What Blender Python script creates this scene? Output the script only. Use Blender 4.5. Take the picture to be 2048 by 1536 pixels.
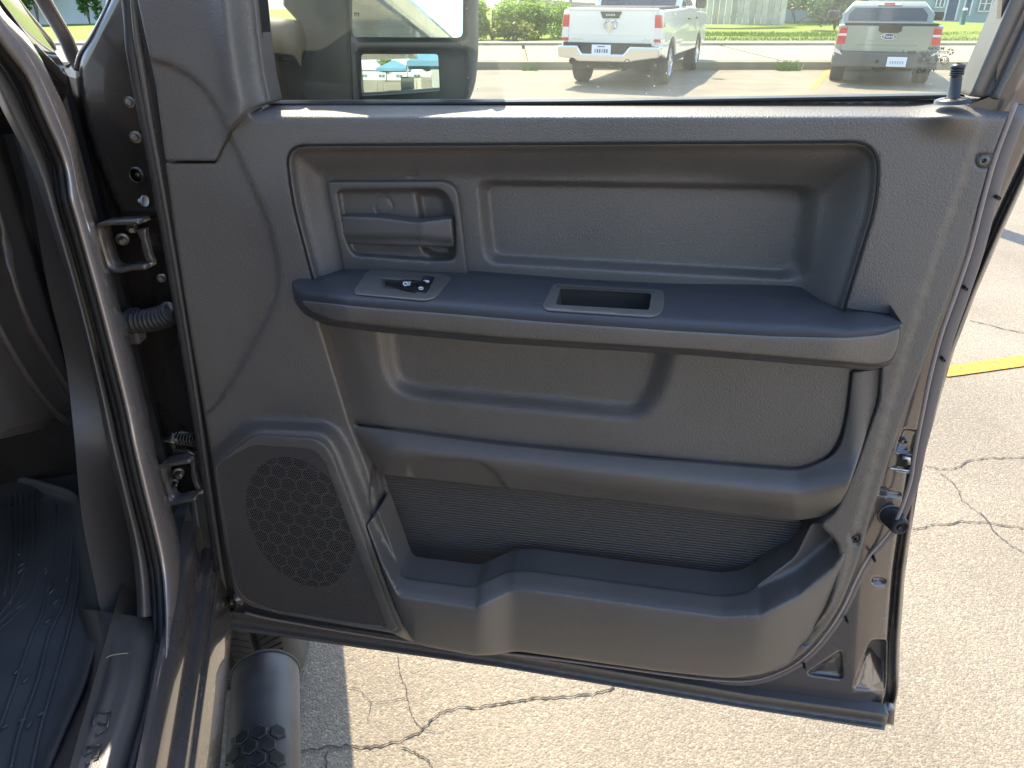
import bpy, math, random
import numpy as np
from mathutils import Vector, Matrix
from mathutils.geometry import delaunay_2d_cdt
R = math.radians
rnd = random.Random(7)
for o in list(bpy.data.objects): bpy.data.objects.remove(o)
sc = bpy.context.scene
COL = sc.collection

# ------------------------------------------------------------------ camera
CAM_H, PITCH, FPX = 1.60, R(27.5), 1500.0
cam_d = bpy.data.cameras.new('camera'); cam = bpy.data.objects.new('camera', cam_d); COL.objects.link(cam)
cam.location = (0, 0, CAM_H); cam.rotation_euler = (math.pi/2 - PITCH, 0, 0)
cam_d.sensor_width = 36; cam_d.lens = 36*FPX/2048; cam_d.clip_start = .01; cam_d.clip_end = 2000
sc.camera = cam
# ------------------------------------------------------------------ light
SUN_EL, SUN_AZ = R(52), R(-15)
world = bpy.data.worlds.new('World'); sc.world = world; world.use_nodes = True
nt = world.node_tree; bg = nt.nodes['Background']
sky = nt.nodes.new('ShaderNodeTexSky'); sky.sky_type = 'NISHITA'; sky.sun_disc = False
sky.sun_elevation = SUN_EL; sky.sun_rotation = SUN_AZ
nt.links.new(sky.outputs[0], bg.inputs[0]); bg.inputs[1].default_value = .15
sd = bpy.data.lights.new('sun', 'SUN'); sd.energy = 2.8; sd.angle = R(.5); sd.color = (1, .88, .70)
sun = bpy.data.objects.new('sun', sd); COL.objects.link(sun)
sdir = Vector((math.sin(SUN_AZ)*math.cos(SUN_EL), math.cos(SUN_AZ)*math.cos(SUN_EL), math.sin(SUN_EL)))
sun.rotation_euler = sdir.to_track_quat('Z', 'Y').to_euler(); sun.location = (0, 5, 20)
sc.view_settings.view_transform = 'Standard'; sc.view_settings.look = 'None'
sc.view_settings.exposure = 2.0; sc.view_settings.gamma = 1; sc.view_settings.use_curve_mapping = False
sc.cycles.transparent_max_bounces = 24; sc.cycles.max_bounces = 10
sc.cycles.use_denoising = True

# ------------------------------------------------------------------ helpers
def mat(name, col=(.5,.5,.5), rough=.5, metal=0., spec=.5, bump=None, noise=None, coat=0., emit=None):
    """bump=(kind, scale, strength, distance); noise=(scale, amount) gentle colour variation."""
    m = bpy.data.materials.new(name); m.use_nodes = True
    n = m.node_tree.nodes; l = m.node_tree.links; b = n['Principled BSDF']
    b.inputs['Base Color'].default_value = (*col, 1); b.inputs['Roughness'].default_value = rough
    b.inputs['Metallic'].default_value = metal; b.inputs['Specular IOR Level'].default_value = spec
    b.inputs['Coat Weight'].default_value = coat; b.inputs['Coat Roughness'].default_value = .03
    tc = n.new('ShaderNodeTexCoord')
    if noise:
        t = n.new('ShaderNodeTexNoise'); t.inputs['Scale'].default_value = noise[0]; t.inputs['Detail'].default_value = 6
        l.new(tc.outputs['Object'], t.inputs['Vector'])
        r = n.new('ShaderNodeMapRange'); r.inputs[1].default_value = .3; r.inputs[2].default_value = .7
        r.inputs[3].default_value = 1-noise[1]; r.inputs[4].default_value = 1+noise[1]
        l.new(t.outputs[0], r.inputs[0])
        mx = n.new('ShaderNodeVectorMath'); mx.operation = 'SCALE'; mx.inputs[0].default_value = col
        l.new(r.outputs[0], mx.inputs[3]); l.new(mx.outputs[0], b.inputs['Base Color'])
        r2 = n.new('ShaderNodeMapRange'); r2.inputs[1].default_value = .3; r2.inputs[2].default_value = .7
        r2.inputs[3].default_value = max(0, rough-.06); r2.inputs[4].default_value = min(1, rough+.06)
        l.new(t.outputs[0], r2.inputs[0]); l.new(r2.outputs[0], b.inputs['Roughness'])
    if bump:
        kind, s, st, di = bump
        if kind == 'grain':
            t = n.new('ShaderNodeTexVoronoi'); t.feature = 'SMOOTH_F1'; t.inputs['Smoothness'].default_value = .35
            t.inputs['Scale'].default_value = s; out = t.outputs['Distance']
            ns = n.new('ShaderNodeTexNoise'); ns.inputs['Scale'].default_value = s*.35
            l.new(tc.outputs['Object'], ns.inputs['Vector'])
            ad = n.new('ShaderNodeVectorMath'); ad.operation = 'MULTIPLY_ADD'
            ad.inputs[1].default_value = (1.6/s,)*3; l.new(ns.outputs['Color'], ad.inputs[0]); l.new(tc.outputs['Object'], ad.inputs[2])
            l.new(ad.outputs[0], t.inputs['Vector'])
        else:
            t = n.new('ShaderNodeTexNoise'); t.inputs['Scale'].default_value = s; t.inputs['Detail'].default_value = 5
            out = t.outputs[0]; l.new(tc.outputs['Object'], t.inputs['Vector'])
        bp = n.new('ShaderNodeBump'); bp.inputs['Strength'].default_value = st; bp.inputs['Distance'].default_value = di
        bp.invert = (kind == 'grain')
        l.new(out, bp.inputs['Height']); l.new(bp.outputs[0], b.inputs['Normal'])
    if emit:
        b.inputs['Emission Color'].default_value = (*emit[0], 1); b.inputs['Emission Strength'].default_value = emit[1]
    return m

CP, SP = math.cos(PITCH), math.sin(PITCH)
CAM = np.array([0, 0, CAM_H])
def dirs(p):
    p = np.asarray(p, float); x = (p[..., 0]-1024)/FPX; y = (768-p[..., 1])/FPX
    return np.stack([x, CP + y*SP, -SP + y*CP], -1)
class Plane:
    """A real plane of the place; at() gives the point of it (offset w along its normal) seen along a sight line."""
    def __init__(s, P, n): s.P = np.array(P, float); s.n = np.array(n, float)/np.linalg.norm(n)
    def at(s, p, w=0.):
        d = dirs(p); t = (np.dot(s.P-CAM, s.n) + w)/(d@s.n)
        return CAM + d*np.asarray(t)[..., None]
ang = R(11.5)
DU = np.array([math.cos(ang), -math.sin(ang), 0]); DN = np.array([-math.sin(ang), -math.cos(ang), 0]); UZ = np.array([0, 0, 1.])
DOOR = Plane((0, .9, 0), DN)
ta = R(-14.7)
TF = np.array([math.sin(ta), math.cos(ta), 0]); TR = np.array([math.cos(ta), -math.sin(ta), 0])
def side(r): return Plane(TR*r, TR)
def level(z): return Plane((0, 0, z), UZ)
def T(f, r, z): return TF*f + TR*r + UZ*z

def rp(pts, step=7):
    """rounded polygon: pts (x,y[,radius])"""
    n = len(pts); out = []
    P = [np.array(q[:2], float) for q in pts]; rr = [q[2] if len(q) > 2 else 5 for q in pts]
    for i in range(n):
        a, b, c = P[i-1], P[i], P[(i+1) % n]
        la, lc = np.linalg.norm(a-b), np.linalg.norm(c-b); d = min(rr[i], .48*la, .48*lc)
        p0 = b+(a-b)/la*d; p2 = b+(c-b)/lc*d; k = max(2, min(10, int(d/2.5)+1))
        for j in range(k+1):
            t = j/k; out.append((1-t)**2*p0+2*t*(1-t)*b+t*t*p2)
    res = []
    for i, p in enumerate(out):
        q = out[(i+1) % len(out)]; L = np.linalg.norm(q-p)
        if L < .05: continue
        k = max(1, int(L/step)); res += [p+(q-p)*j/k for j in range(k)]
    return np.array(res)
def cr(pts, k=6, closed=False):
    """Catmull-Rom through pts (any dimension)"""
    P = np.array(pts, float); n = len(P); out = []
    for i in range(n if closed else n-1):
        if closed: p0, p1, p2, p3 = P[i-1], P[i], P[(i+1) % n], P[(i+2) % n]
        else: p0, p1, p2, p3 = P[max(0, i-1)], P[i], P[i+1], P[min(n-1, i+2)]
        for j in range(k):
            t = j/k
            out.append(.5*((2*p1)+(-p0+p2)*t+(2*p0-5*p1+4*p2-p3)*t*t+(-p0+3*p1-3*p2+p3)*t**3))
    if not closed: out.append(P[-1])
    return np.array(out)
def pdist(p, poly, closed=True):
    p = np.asarray(p, float); poly = np.asarray(poly, float)
    A = poly if closed else poly[:-1]; B = np.roll(poly, -1, 0) if closed else poly[1:]
    best = np.full(len(p), 1e9)
    for a, b in zip(A, B):
        ab = b-a; L = ab@ab
        if L < 1e-12: continue
        t = np.clip(((p-a)@ab)/L, 0, 1); d = p-a-t[:, None]*ab
        best = np.minimum(best, (d*d).sum(1))
    return np.sqrt(best)
def inside(p, poly):
    p = np.asarray(p, float); poly = np.asarray(poly, float); c = np.zeros(len(p), bool); x, y = p[:, 0], p[:, 1]
    for a, b in zip(poly, np.roll(poly, -1, 0)):
        if a[1] == b[1]: continue
        m = (a[1] > y) != (b[1] > y)
        c ^= m & (x < (b[0]-a[0])*(y-a[1])/(b[1]-a[1])+a[0])
    return c
def sdf(p, poly): return np.where(inside(p, poly), 1, -1)*pdist(p, poly)
def ss(x, a, b):
    t = np.clip((np.asarray(x, float)-a)/(b-a), 0, 1); return t*t*(3-2*t)

class Thing:
    """a top-level thing: an Empty at its base; parts are added under it in world coordinates"""
    def __init__(s, name, label, cat, loc, group=None, mats=None):
        o = bpy.data.objects.new(name, None); COL.objects.link(o); o.location = loc; o.empty_display_size = .1
        o['label'] = label; o['category'] = cat
        if group: o['group'] = group
        s.o = o; s.base = np.array(loc, float)
def addmesh(name, V, F, m, parent=None, thing=None, smooth=True, label=None, kind=None, uv=None):
    V = np.asarray(V, float)
    if thing is not None: V = V-thing.base
    me = bpy.data.meshes.new(name); me.from_pydata(V.tolist(), [], [list(map(int, f)) for f in F]); me.update()
    if m: me.materials.append(m)
    if smooth: me.polygons.foreach_set('use_smooth', [True]*len(me.polygons))
    if uv is not None:
        ul = me.uv_layers.new(name='uv'); idx = np.zeros(len(me.loops), int); me.loops.foreach_get('vertex_index', idx)
        ul.data.foreach_set('uv', np.asarray(uv, float)[idx].ravel())
    o = bpy.data.objects.new(name, me); COL.objects.link(o)
    if parent is not None: o.parent = parent
    elif thing is not None: o.parent = thing.o
    if label: o['label'] = label
    if kind: o['kind'] = kind
    return o
def tag(o, label, cat, group=None):
    o['label'] = label; o['category'] = cat
    if group: o['group'] = group
    return o

def sheet(name, outline, wf, m, plane=DOOR, parent=None, thing=None, back=.01, step=9, rings=(1.5, 4, 8), feats=(),
          roll=None, label=None, holes=(), hback=0):
    ol = np.asarray(outline, float)
    area = .5*np.sum(ol[:, 0]*np.roll(ol[:, 1], -1)-np.roll(ol[:, 0], -1)*ol[:, 1])
    if area < 0: ol = ol[::-1].copy()
    tn = np.roll(ol, -1, 0)-np.roll(ol, 1, 0); tn /= np.linalg.norm(tn, axis=1)[:, None]+1e-9
    nr = np.stack([-tn[:, 1], tn[:, 0]], 1)
    pts = [ol]
    def keep(q, lim):
        s = sdf(q, ol); q = q[s > lim]
        return q
    for r_ in rings: pts.append(keep(ol+nr*r_, r_*.85))
    for poly, offs in feats:
        pl = np.asarray(poly, float)
        if .5*np.sum(pl[:, 0]*np.roll(pl[:, 1], -1)-np.roll(pl[:, 0], -1)*pl[:, 1]) < 0: pl = pl[::-1].copy()
        t2 = np.roll(pl, -1, 0)-np.roll(pl, 1, 0); t2 /= np.linalg.norm(t2, axis=1)[:, None]+1e-9
        n2 = np.stack([-t2[:, 1], t2[:, 0]], 1)
        for f in offs: pts.append(keep(pl+n2*f, 1.2))
    x0, y0 = ol.min(0); x1, y1 = ol.max(0)
    gx, gy = np.meshgrid(np.arange(x0+step*.5, x1, step), np.arange(y0+step*.5, y1, step))
    g = np.stack([gx.ravel()+((np.arange(gx.size)//gx.shape[1]) % 2)*step*.5, gy.ravel()], 1)
    pts.append(keep(g, max(step*.5, (rings[-1] if rings else 0)+step*.3)))
    P = np.concatenate(pts); n0 = len(ol)
    ed = []; hs = [np.asarray(h, float) for h in holes]
    if hs:
        for h in hs: P = P[pdist(P, h) > 1.0] if False else P
        keepm = np.ones(len(P), bool)
        for h in hs: keepm[n0:] &= pdist(P[n0:], h) > 1.2
        P = P[keepm]
        for h in hs:
            b = len(P); P = np.concatenate([P, h]); ed += [(b+i, b+(i+1) % len(h)) for i in range(len(h))]
    res = delaunay_2d_cdt([Vector((a, b)) for a, b in P], ed, [list(range(n0))], 1, 1e-4)
    Q = np.array([(v[0], v[1]) for v in res[0]]); F = np.array([f for f in res[2] if len(f) == 3])
    if holes:
        cen = Q[F].mean(1); k = np.ones(len(F), bool)
        for h in holes: k &= ~inside(cen, h)
        F = F[k]
    used = np.unique(F); mp = -np.ones(len(Q), int); mp[used] = np.arange(len(used)); Q = Q[used]; F = mp[F]
    def W(q):
        w = wf(q) if callable(wf) else np.full(len(q), float(wf))
        if roll:
            d = np.clip(pdist(q, ol)/roll[0], 0, 1); w = w-roll[1]*(1-np.sqrt(np.clip(1-(1-d)**2, 0, 1)))
        return w
    V = plane.at(Q, W(Q))
    e = np.cross(V[F[:, 1]]-V[F[:, 0]], V[F[:, 2]]-V[F[:, 0]])
    toc = CAM-V[F].mean(1)
    if np.sum((e*toc).sum(1)) < 0: F = F[:, ::-1]
    F = F.tolist(); V = V.tolist()
    if back:
        A = plane.at(ol, W(ol)); nn = plane.n if plane.n@(CAM-plane.P) > 0 else -plane.n
        B = A-nn*back; b0 = len(V); k = len(ol); V += A.tolist()+B.tolist()
        sgn = 1
        for i in range(k):
            j = (i+1) % k; F.append((b0+i, b0+j, b0+k+j, b0+k+i))
    if hback:
        nn = plane.n if plane.n@(CAM-plane.P) > 0 else -plane.n
        for h in hs:
            A = plane.at(h, W(h)); B = A-nn*hback; b0 = len(V); k = len(h); V += A.tolist()+B.tolist()
            for i in range(k): j = (i+1) % k; F.append((b0+j, b0+i, b0+k+i, b0+k+j))
    return addmesh(name, V, F, m, parent, thing, label=label)

def tube_v(path, rad, seg=10, flat=1., up=None, cap=True):
    P = np.asarray(path, float); n = len(P); V = []; F = []
    rad = np.full(n, rad) if np.isscalar(rad) else np.asarray(rad)
    up = np.array([.13, .21, .97]) if up is None else np.array(up, float)
    for i in range(n):
        t = P[min(n-1, i+1)]-P[max(0, i-1)]; t /= np.linalg.norm(t)+1e-12
        a = np.cross(t, up); a /= np.linalg.norm(a)+1e-9; b = np.cross(a, t)
        for k in range(seg):
            th = 2*math.pi*k/seg; V.append(P[i]+rad[i]*(math.cos(th)*a+math.sin(th)*b*flat))
    for i in range(n-1):
        for k in range(seg):
            j = (k+1) % seg; F.append((i*seg+k, i*seg+j, (i+1)*seg+j, (i+1)*seg+k))
    if cap: F.append(tuple(range(seg))[::-1]); F.append(tuple((n-1)*seg+k for k in range(seg)))
    return V, F
def tube(name, path, rad, m, parent=None, thing=None, seg=10, flat=1., up=None, label=None, smooth=True):
    V, F = tube_v(path, rad, seg, flat, up); return addmesh(name, V, F, m, parent, thing, smooth, label)
def join(parts):
    V = []; F = []
    for v, f in parts:
        k = len(V); V += [tuple(x) for x in v]; F += [tuple(i+k for i in q) for q in f]
    return V, F
def box_v(c, s, rot=None):
    x, y, z = np.array(s)/2; c = np.array(c, float)
    V = [np.array((a, b, d)) for a in (-x, x) for b in (-y, y) for d in (-z, z)]
    if rot is not None: V = [np.array(rot)@v for v in V]
    F = [(0, 1, 3, 2), (4, 6, 7, 5), (0, 4, 5, 1), (2, 3, 7, 6), (0, 2, 6, 4), (1, 5, 7, 3)]
    return [c+v for v in V], F
def bevel(o, w, seg=2, angle=30):
    md = o.modifiers.new('bevel', 'BEVEL'); md.width = w; md.segments = seg; md.limit_method = 'ANGLE'; md.angle_limit = R(angle)
    return o
def lathe_v(c, axis, prof, seg=20):
    """prof: (distance along axis, radius)"""
    axis = np.array(axis, float); axis /= np.linalg.norm(axis); h = np.array([0, 0, 1.]) if abs(axis[2]) < .9 else np.array([1., 0, 0])
    a = np.cross(axis, h); a /= np.linalg.norm(a); b = np.cross(axis, a); V = []; F = []; c = np.array(c, float)
    for d, r in prof:
        for k in range(seg):
            t = 2*math.pi*k/seg; V.append(c+axis*d+r*(a*math.cos(t)+b*math.sin(t)))
    for i in range(len(prof)-1):
        for k in range(seg):
            j = (k+1) % seg; F.append((i*seg+k, i*seg+j, (i+1)*seg+j, (i+1)*seg+k))
    F.append(tuple(range(seg))); F.append(tuple((len(prof)-1)*seg+k for k in range(seg))[::-1])
    return V, F
def prism_v(poly, a0, a1, fn, taper=None):
    """poly 2D, extruded from a0 to a1; fn(u,v,a)->xyz"""
    n = len(poly); V = [fn(u, v, a0) for u, v in poly]+[fn(u, v, a1) for u, v in poly]
    F = [tuple(range(n))[::-1], tuple(range(n, 2*n))]
    for i in range(n): j = (i+1) % n; F.append((i, j, n+j, n+i))
    return V, F
def text_mesh(txt, size, extr=0., bold=0.):
    cu = bpy.data.curves.new('lettering', 'FONT'); cu.body = txt; cu.size = size; cu.align_x = 'CENTER'; cu.align_y = 'CENTER'; cu.extrude = extr; cu.offset = size*bold
    cu.resolution_u = 2
    o = bpy.data.objects.new('lettering', cu); COL.objects.link(o); dg = bpy.context.evaluated_depsgraph_get(); dg.update()
    me = o.evaluated_get(dg).to_mesh(); V = [tuple(v.co) for v in me.vertices]; F = [tuple(p.vertices) for p in me.polygons]
    o.evaluated_get(dg).to_mesh_clear(); bpy.data.objects.remove(o); bpy.data.curves.remove(cu)
    return V, F
# ------------------------------------------------------------------ materials of the near truck
M = {}
M['trim'] = mat('charcoal grained door plastic', (.112, .099, .087), .52, spec=1.0, bump=('grain', 500, .72, .0006), noise=(7, .12))
M['trim_fine'] = mat('charcoal fine grained plastic', (.104, .092, .081), .50, spec=1.0, bump=('grain', 600, .5, .0004), noise=(7, .12))
M['smooth'] = mat('charcoal smooth plastic', (.095, .086, .078), .42, spec=.9, bump=('noise', 900, .12, .0003), noise=(12, .06))
M['armtop'] = mat('dark soft touch armrest vinyl', (.050, .052, .058), .46, spec=.4, bump=('grain', 600, .3, .0004), noise=(14, .08))
M['black'] = mat('black rubber', (.018, .018, .019), .5, spec=.4, noise=(20, .15))
M['black_gloss'] = mat('black gloss plastic', (.012, .012, .013), .18)
M['rubber'] = mat('dark grey rubber seal', (.045, .043, .043), .45, spec=.5, noise=(30, .2))
M['metal'] = mat('bare zinc steel', (.62, .62, .63), .28, metal=1., noise=(40, .15))
M['dusty'] = mat('dusty black plastic', (.055, .058, .053), .62, noise=(25, .25), bump=('noise', 700, .3, .0005))
M['white_ink'] = mat('white ink', (.8, .8, .8), .5)
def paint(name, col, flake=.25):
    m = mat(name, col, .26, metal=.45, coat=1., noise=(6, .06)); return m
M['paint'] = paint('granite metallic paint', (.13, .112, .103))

truck = Thing('pickup_truck', 'near black pickup truck with its passenger door swung wide open', 'pickup truck', T(1.1, -.27, 0))
kw = dict(thing=truck)

# ---- outlines, measured in photograph pixels on the plane of the door
OUTER = [(1788,1452),(1790,1418),(1798,1380),(1800,1284),(1810,1150),(1819,1086),(1843,933),(1880,798),(1906,708),(1951,590),(2001,473),(2062,340),(2150,150),(2260,-70)]
TRIM_R = [(2028,202),(2003,262),(1982,317),(1960,395),(1929,512),(1900,590),(1869,669),(1845,735),(1822,798),(1799,853),(1762,970),(1744,1020),(1731,1070),(1718,1116),(1701,1162),(1680,1212),(1652,1256),(1612,1302),(1566,1336),(1510,1352)]
TRIM_L = [(470,1190),(452,1100),(438,1010),(425,920),(402,790),(380,660),(352,480),(332,335)]
shell_o = rp([(p[0], p[1], 20) for p in OUTER] + [(2010,-70),(1990,190,4),(1700,300),(700,300),(330,300),(255,-70),(232,-70),(262,60),(290,200),(318,400),(345,560),(372,720),(398,880),(418,1040),(436,1180),(452,1245,10),(800,1290),(1300,1370),(1600,1410)], 8)
outer_l = cr(OUTER, 5)
tri = rp([(1684,1300,8),(1686,1358,10),(1612,1348,12)], 4)
blue = rp([(1742,1280,8),(1771,1280,4),(1770,1384,6),(1706,1376,8),(1724,1322,14)], 4)
dent1 = rp([(1742,1152,10),(1772,1156,10),(1770,1176,10),(1744,1174,10)], 3)
dent2 = rp([(1757,975,5),(1803,985,8),(1800,1000,5),(1755,990,5)], 3)
latchpad = rp([(1806,857,8),(1842,862,4),(1832,905,6),(1790,905,6)], 4)
def w_shell(p):
    d = pdist(p, outer_l, False)
    w = np.interp(d, [0, 3, 9, 12, 20, 27, 60, 90], [-.062, -.055, -.052, -.074, -.074, -.046, -.034, -.030])
    w += -.010*ss(sdf(p, tri), -3, 5)
    sb = sdf(p, blue); w += ss(sb, -2, 3)*np.interp(p[:, 1], [1280, 1384], [-.040, .0])
    for q, y0, y1 in ((dent1, 1152, 1176), (dent2, 975, 1000)):
        w += ss(sdf(p, q), -2, 3)*np.interp(p[:, 1], [y0, y1], [-.014, .004])
    w += -.008*ss(sdf(p, latchpad), -2, 3)
    return w
off3 = (-5, -2, 0, 2, 5)
door = sheet('door', shell_o, w_shell, M['paint'], step=12, rings=(2, 5, 9, 12, 16, 20, 24, 28, 36), back=.012,
             feats=[(tri, off3), (blue, off3+(-8, 9)), (dent1, off3), (dent2, off3), (latchpad, off3)],
             holes=[rp([(500,-100),(545,222),(1950,222),(1900,500),(1770,860),(1690,1100),(1620,1240),(1480,1330),(1320,1318),(830,1270),(500,1190),(430,820),(350,340),(440,330),(470,270),(520,230),(470,-100)])], label='dark metallic passenger door seen from its inner side', **kw)
# outer door skin behind, with real thickness
ko = dict(parent=door, thing=truck)
skin = sheet('outer_skin', rp([(p[0]-2, p[1], 20) for p in OUTER] + [(2025,-70),(1936,215),(545,225),(500,-70),(270,-70),(300,100),(350,500),(400,850),(440,1190),(462,1250,10),(800,1300),(1300,1380),(1600,1420)], 12),
             lambda p: -.125+.06*ss(p[:, 1], 700, 1400), M['paint'], step=30, rings=(6, 14), back=None, holes=[rp([(500,-100),(545,222),(1938,212),(2035,-100)])], **ko)

# ---- main trim panel
ins_o = rp([(572,291,42),(1757,284,62),(1755,400,60),(1688,618,4),(1688,690),(660,650),(624,552,4),(584,400,80)])
cav = rp([(636,640),(700,850,20),(733,930,20),(757,1018,12),(733,1050,10),(790,1210,10),(830,1284,20),(1028,1296),(1469,1350,60),(1600,1300,60),(1664,1200,40),(1680,1090,20),(1640,1050,10),(1672,1022,40),(1712,930,30),(1758,800),(1762,730),(1762,690)])
pod = rp([(428,935,10),(505,866,20),(650,870,24),(672,905,20),(806,1262,10),(760,1275),(475,1205,20)])
arc_l = cr([(455,262),(490,340),(530,430),(550,500),(557,560),(545,612),(500,702),(440,800),(405,832)], 6)
arc_p = np.array(arc_l.tolist()+[(300,850),(250,262)])
crease_r = cr([(1976,205),(1939,317),(1884,473),(1833,630),(1787,786),(1735,975),(1706,1080),(1690,1150),(1660,1215),(1600,1290)], 5)
crease_p = np.array(crease_r.tolist()+[(1900,1300),(2200,300),(2100,200)])
trim_o = rp([(540,206,3),(1700,200),(1965,199,3),(2028,202,6)] + [(a, b, 14) for a, b in TRIM_R[1:]] + [(1300,1335),(1040,1296),(830,1288,8),(784,1266,6),(560,1228),(500,1212,14)] + [(a, b, 14) for a, b in TRIM_L] + [(332,326,3),(432,326,4),(458,266,8),(490,224,14)])
knobx = 1909
def w_trim(p):
    x, y = p[:, 0], p[:, 1]
    w = np.zeros(len(p))
    t = np.clip((236-y)/28, 0, 1); led = (x > 500)
    w -= np.where(led, .058*t**1.35, 0)
    w -= .006*ss(sdf(p, arc_p), -6, 5)
    w += .034*ss(sdf(p, pod), -34, 2)*ss(y, 800, 850)
    w -= .0045*ss(sdf(p, crease_p), -1.5, 1.5)
    w -= .004*ss(x, 1700, 2000)
    # bulge under the lock knob
    w += .030*np.exp(-((x-1903)/50)**2)*ss(y, 200, 212)*(1-ss(y, 212, 290))
    w -= .0025*(1-ss(np.minimum(pdist(p, ins_o), pdist(p, cav)), 0, 4))
    w -= .004*ss(sdf(p, screw1), -1, 3)
    w -= .003*ss(sdf(p, screw2), -1, 3)
    return w
screw1 = rp([(1948,321,12),(1952,306,10),(1985,306,2),(1980,338,2),(1955,336,10)], 3)
screw2 = rp([(1694,1072,8),(1700,1064,6),(1722,1066,6),(1718,1092,2),(1700,1088,8)], 3)
trim = sheet('trim_panel', trim_o, w_trim, M['trim'], step=9, back=.03, rings=(1.5, 4, 8), roll=(5, .003), holes=[ins_o, cav], hback=.03,
             feats=[(arc_l, (-6, 6)), (ins_o, (-1.5, -3, -6)), (cav, (-1.5, -3, -6)), (pod, (-34, -27, -20, -12, -5, 2, 0)), (arc_l, (-3, -1, 1, 3)),
                    (crease_r, (-2, 0, 2)), (screw1, (-2, 1, 4)), (screw2, (-2, 1, 4)),
                    (np.array([(x, 218.) for x in range(540, 2010, 6)]), (-12, -8, -4, 0, 4, 8, 12, 17))], **ko)
# ---- sail panel by the mirror
sail_o = rp([(262,-60),(505,-60),(518,60),(530,150),(542,204,3),(490,222,14),(457,263,6),(431,322,5),(331,321,4),(312,170)])
def w_sail(p):
    x, y = p[:, 0], p[:, 1]; e = np.interp(y, [-60, 60, 150, 204], [505, 518, 530, 542])
    return .004-.030*ss(x, e-62, e-8)+.014*np.exp(-((x-(e-64))/22)**2)-.006*ss(sdf(p, sarc), -5, 4)
sarc = np.array(cr([(262,110),(310,122),(352,136),(400,170),(430,210),(455,262)], 5).tolist()+[(430,340),(250,340)])
sheet('sail_panel', sail_o, w_sail, M['trim'], step=8, back=.03, roll=(4, .003), feats=[(sarc, (-2, 0, 2))], **ko)

# ---- upper insert with its pressed frame
fr_out = rp([(948,358,26),(1648,370,34),(1622,566,34),(966,530,30)])
fr_in = rp([(980,372,16),(1598,380,18),(1568,538,16),(994,506,16)])
def w_ins(p):
    x, y = p[:, 0], p[:, 1]; d = sdf(p, ins_o)
    left = 1-ss(x, 590, 760); right = ss(x, 1400, 1650)
    w = -.004-.030*ss(d, 2, 70+60*right)-.022*ss(x, 1150, 1600)*ss(d, 2, 110)
    w -= .012*ss(d, 3, 16)
    a, b = sdf(p, fr_out), pdist(p, fr_in)
    k = np.where(inside(p, fr_in), 1, np.clip(a, 0, None)/(np.clip(a, 0, None)+b+1e-6))
    w -= .021*ss(np.where(a < 0, 0, k), .02, .98)
    w -= .0025*np.exp(-((np.hypot(x-826, y-350)-8)/2.0)**2)
    return w
ins = sheet('upper_insert', ins_o, w_ins, M['trim'], step=9, back=.02, rings=(1, 2.5, 5, 8, 12, 16, 22), roll=(3, .004),
            feats=[(fr_out, (-6, -2, 2, 6, 12, 18)), (fr_in, (-14, -9, -5, -2, 1, 4)), (rp([(816,340,9),(836,340,9),(836,360,9),(816,360,9)], 3), (-3, 0, 3))], holes=[rp([(662,370,14),(900,368,36),(922,535,14),(700,528,20)])], **ko)

# ---- armrest
arm_o = rp([(583,562,10),(594,552,8),(626,553,6),(700,539,20),(930,547,10),(1350,579,10),(1610,592,30),(1692,617,10),(1788,630,12),(1807,645,14),(1802,690,14),(1788,728,16),(1742,741,10),(1400,712,10),(1000,687,10),(760,665,10),(655,652,10),(606,628,20),(588,600,12)])
KX = [580, 600, 720, 900, 1100, 1350, 1550, 1690, 1760, 1810]; KY = [586, 592, 606, 619, 636, 653, 664, 667, 660, 648]
BX = [580, 640, 700, 930, 1350, 1610, 1692, 1788, 1810]; BY = [552, 550, 539, 547, 579, 592, 617, 630, 640]
TX = [580, 655, 1000, 1400, 1742, 1810]; TY = [640, 652, 687, 712, 741, 745]
def w_arm(p):
    x, y = p[:, 0], p[:, 1]; k = np.interp(x, KX, KY); b = np.interp(x, BX, BY); lo = np.interp(x, TX, TY)
    amp = .088*np.minimum(1, .35+.65*ss(x, 575, 700))*(1-.25*ss(x, 1650, 1815))
    back = -.025*(1-ss(x, 1680, 1730))+.03*(1-ss(x, 575, 640))
    u = np.clip((y-b)/(k-b+1e-6), 0, 1); v = np.clip((y-k)/(lo-k), 0, 1)
    w = back+(amp-back)*(1-(1-u)**1.7)
    w = np.where(y > k, amp-.007*v**2, w)
    w -= .020*ss(y, lo-15, lo-6)                          # tucked lower lip
    w -= .012*(1-ss(x, 584, 612))
    return w
cup = rp([(1120,577,5),(1303,587,5),(1298,620,5),(1111,609,5)], 4)
cup_o = rp([(1106,569,8),(1330,582,14),(1326,626,12),(1303,636,10),(1092,622,10),(1083,613,6)], 4)
swi = rp([(760,556,3),(841,562,2),(832,586,3),(766,576,3)], 3)
def cutarm(p):
    w = w_arm(p); s = sdf(p, cup_o)
    q = p.copy(); q[:, 1] = np.interp(p[:, 0], [1111, 1303], [577, 587])
    return np.where(s > 5, np.minimum(w-.002, w_arm(q)-.010), w)
arm = sheet('armrest', arm_o, w_arm, M['armtop'], step=7, back=.10, rings=(1.5, 3.5, 6, 10, 14), roll=(6, .008),
            holes=[cup], feats=[(np.stack([np.linspace(590, 1800, 200), np.interp(np.linspace(590, 1800, 200), KX, KY)], 1), (-14, -9, -5, -2, 1, 5, 10, 15)),
                   (np.stack([np.linspace(660, 1780, 180), np.interp(np.linspace(660, 1780, 180), TX, TY)-12], 1), (-6, -3, 0, 3, 6))], **ko)
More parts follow.
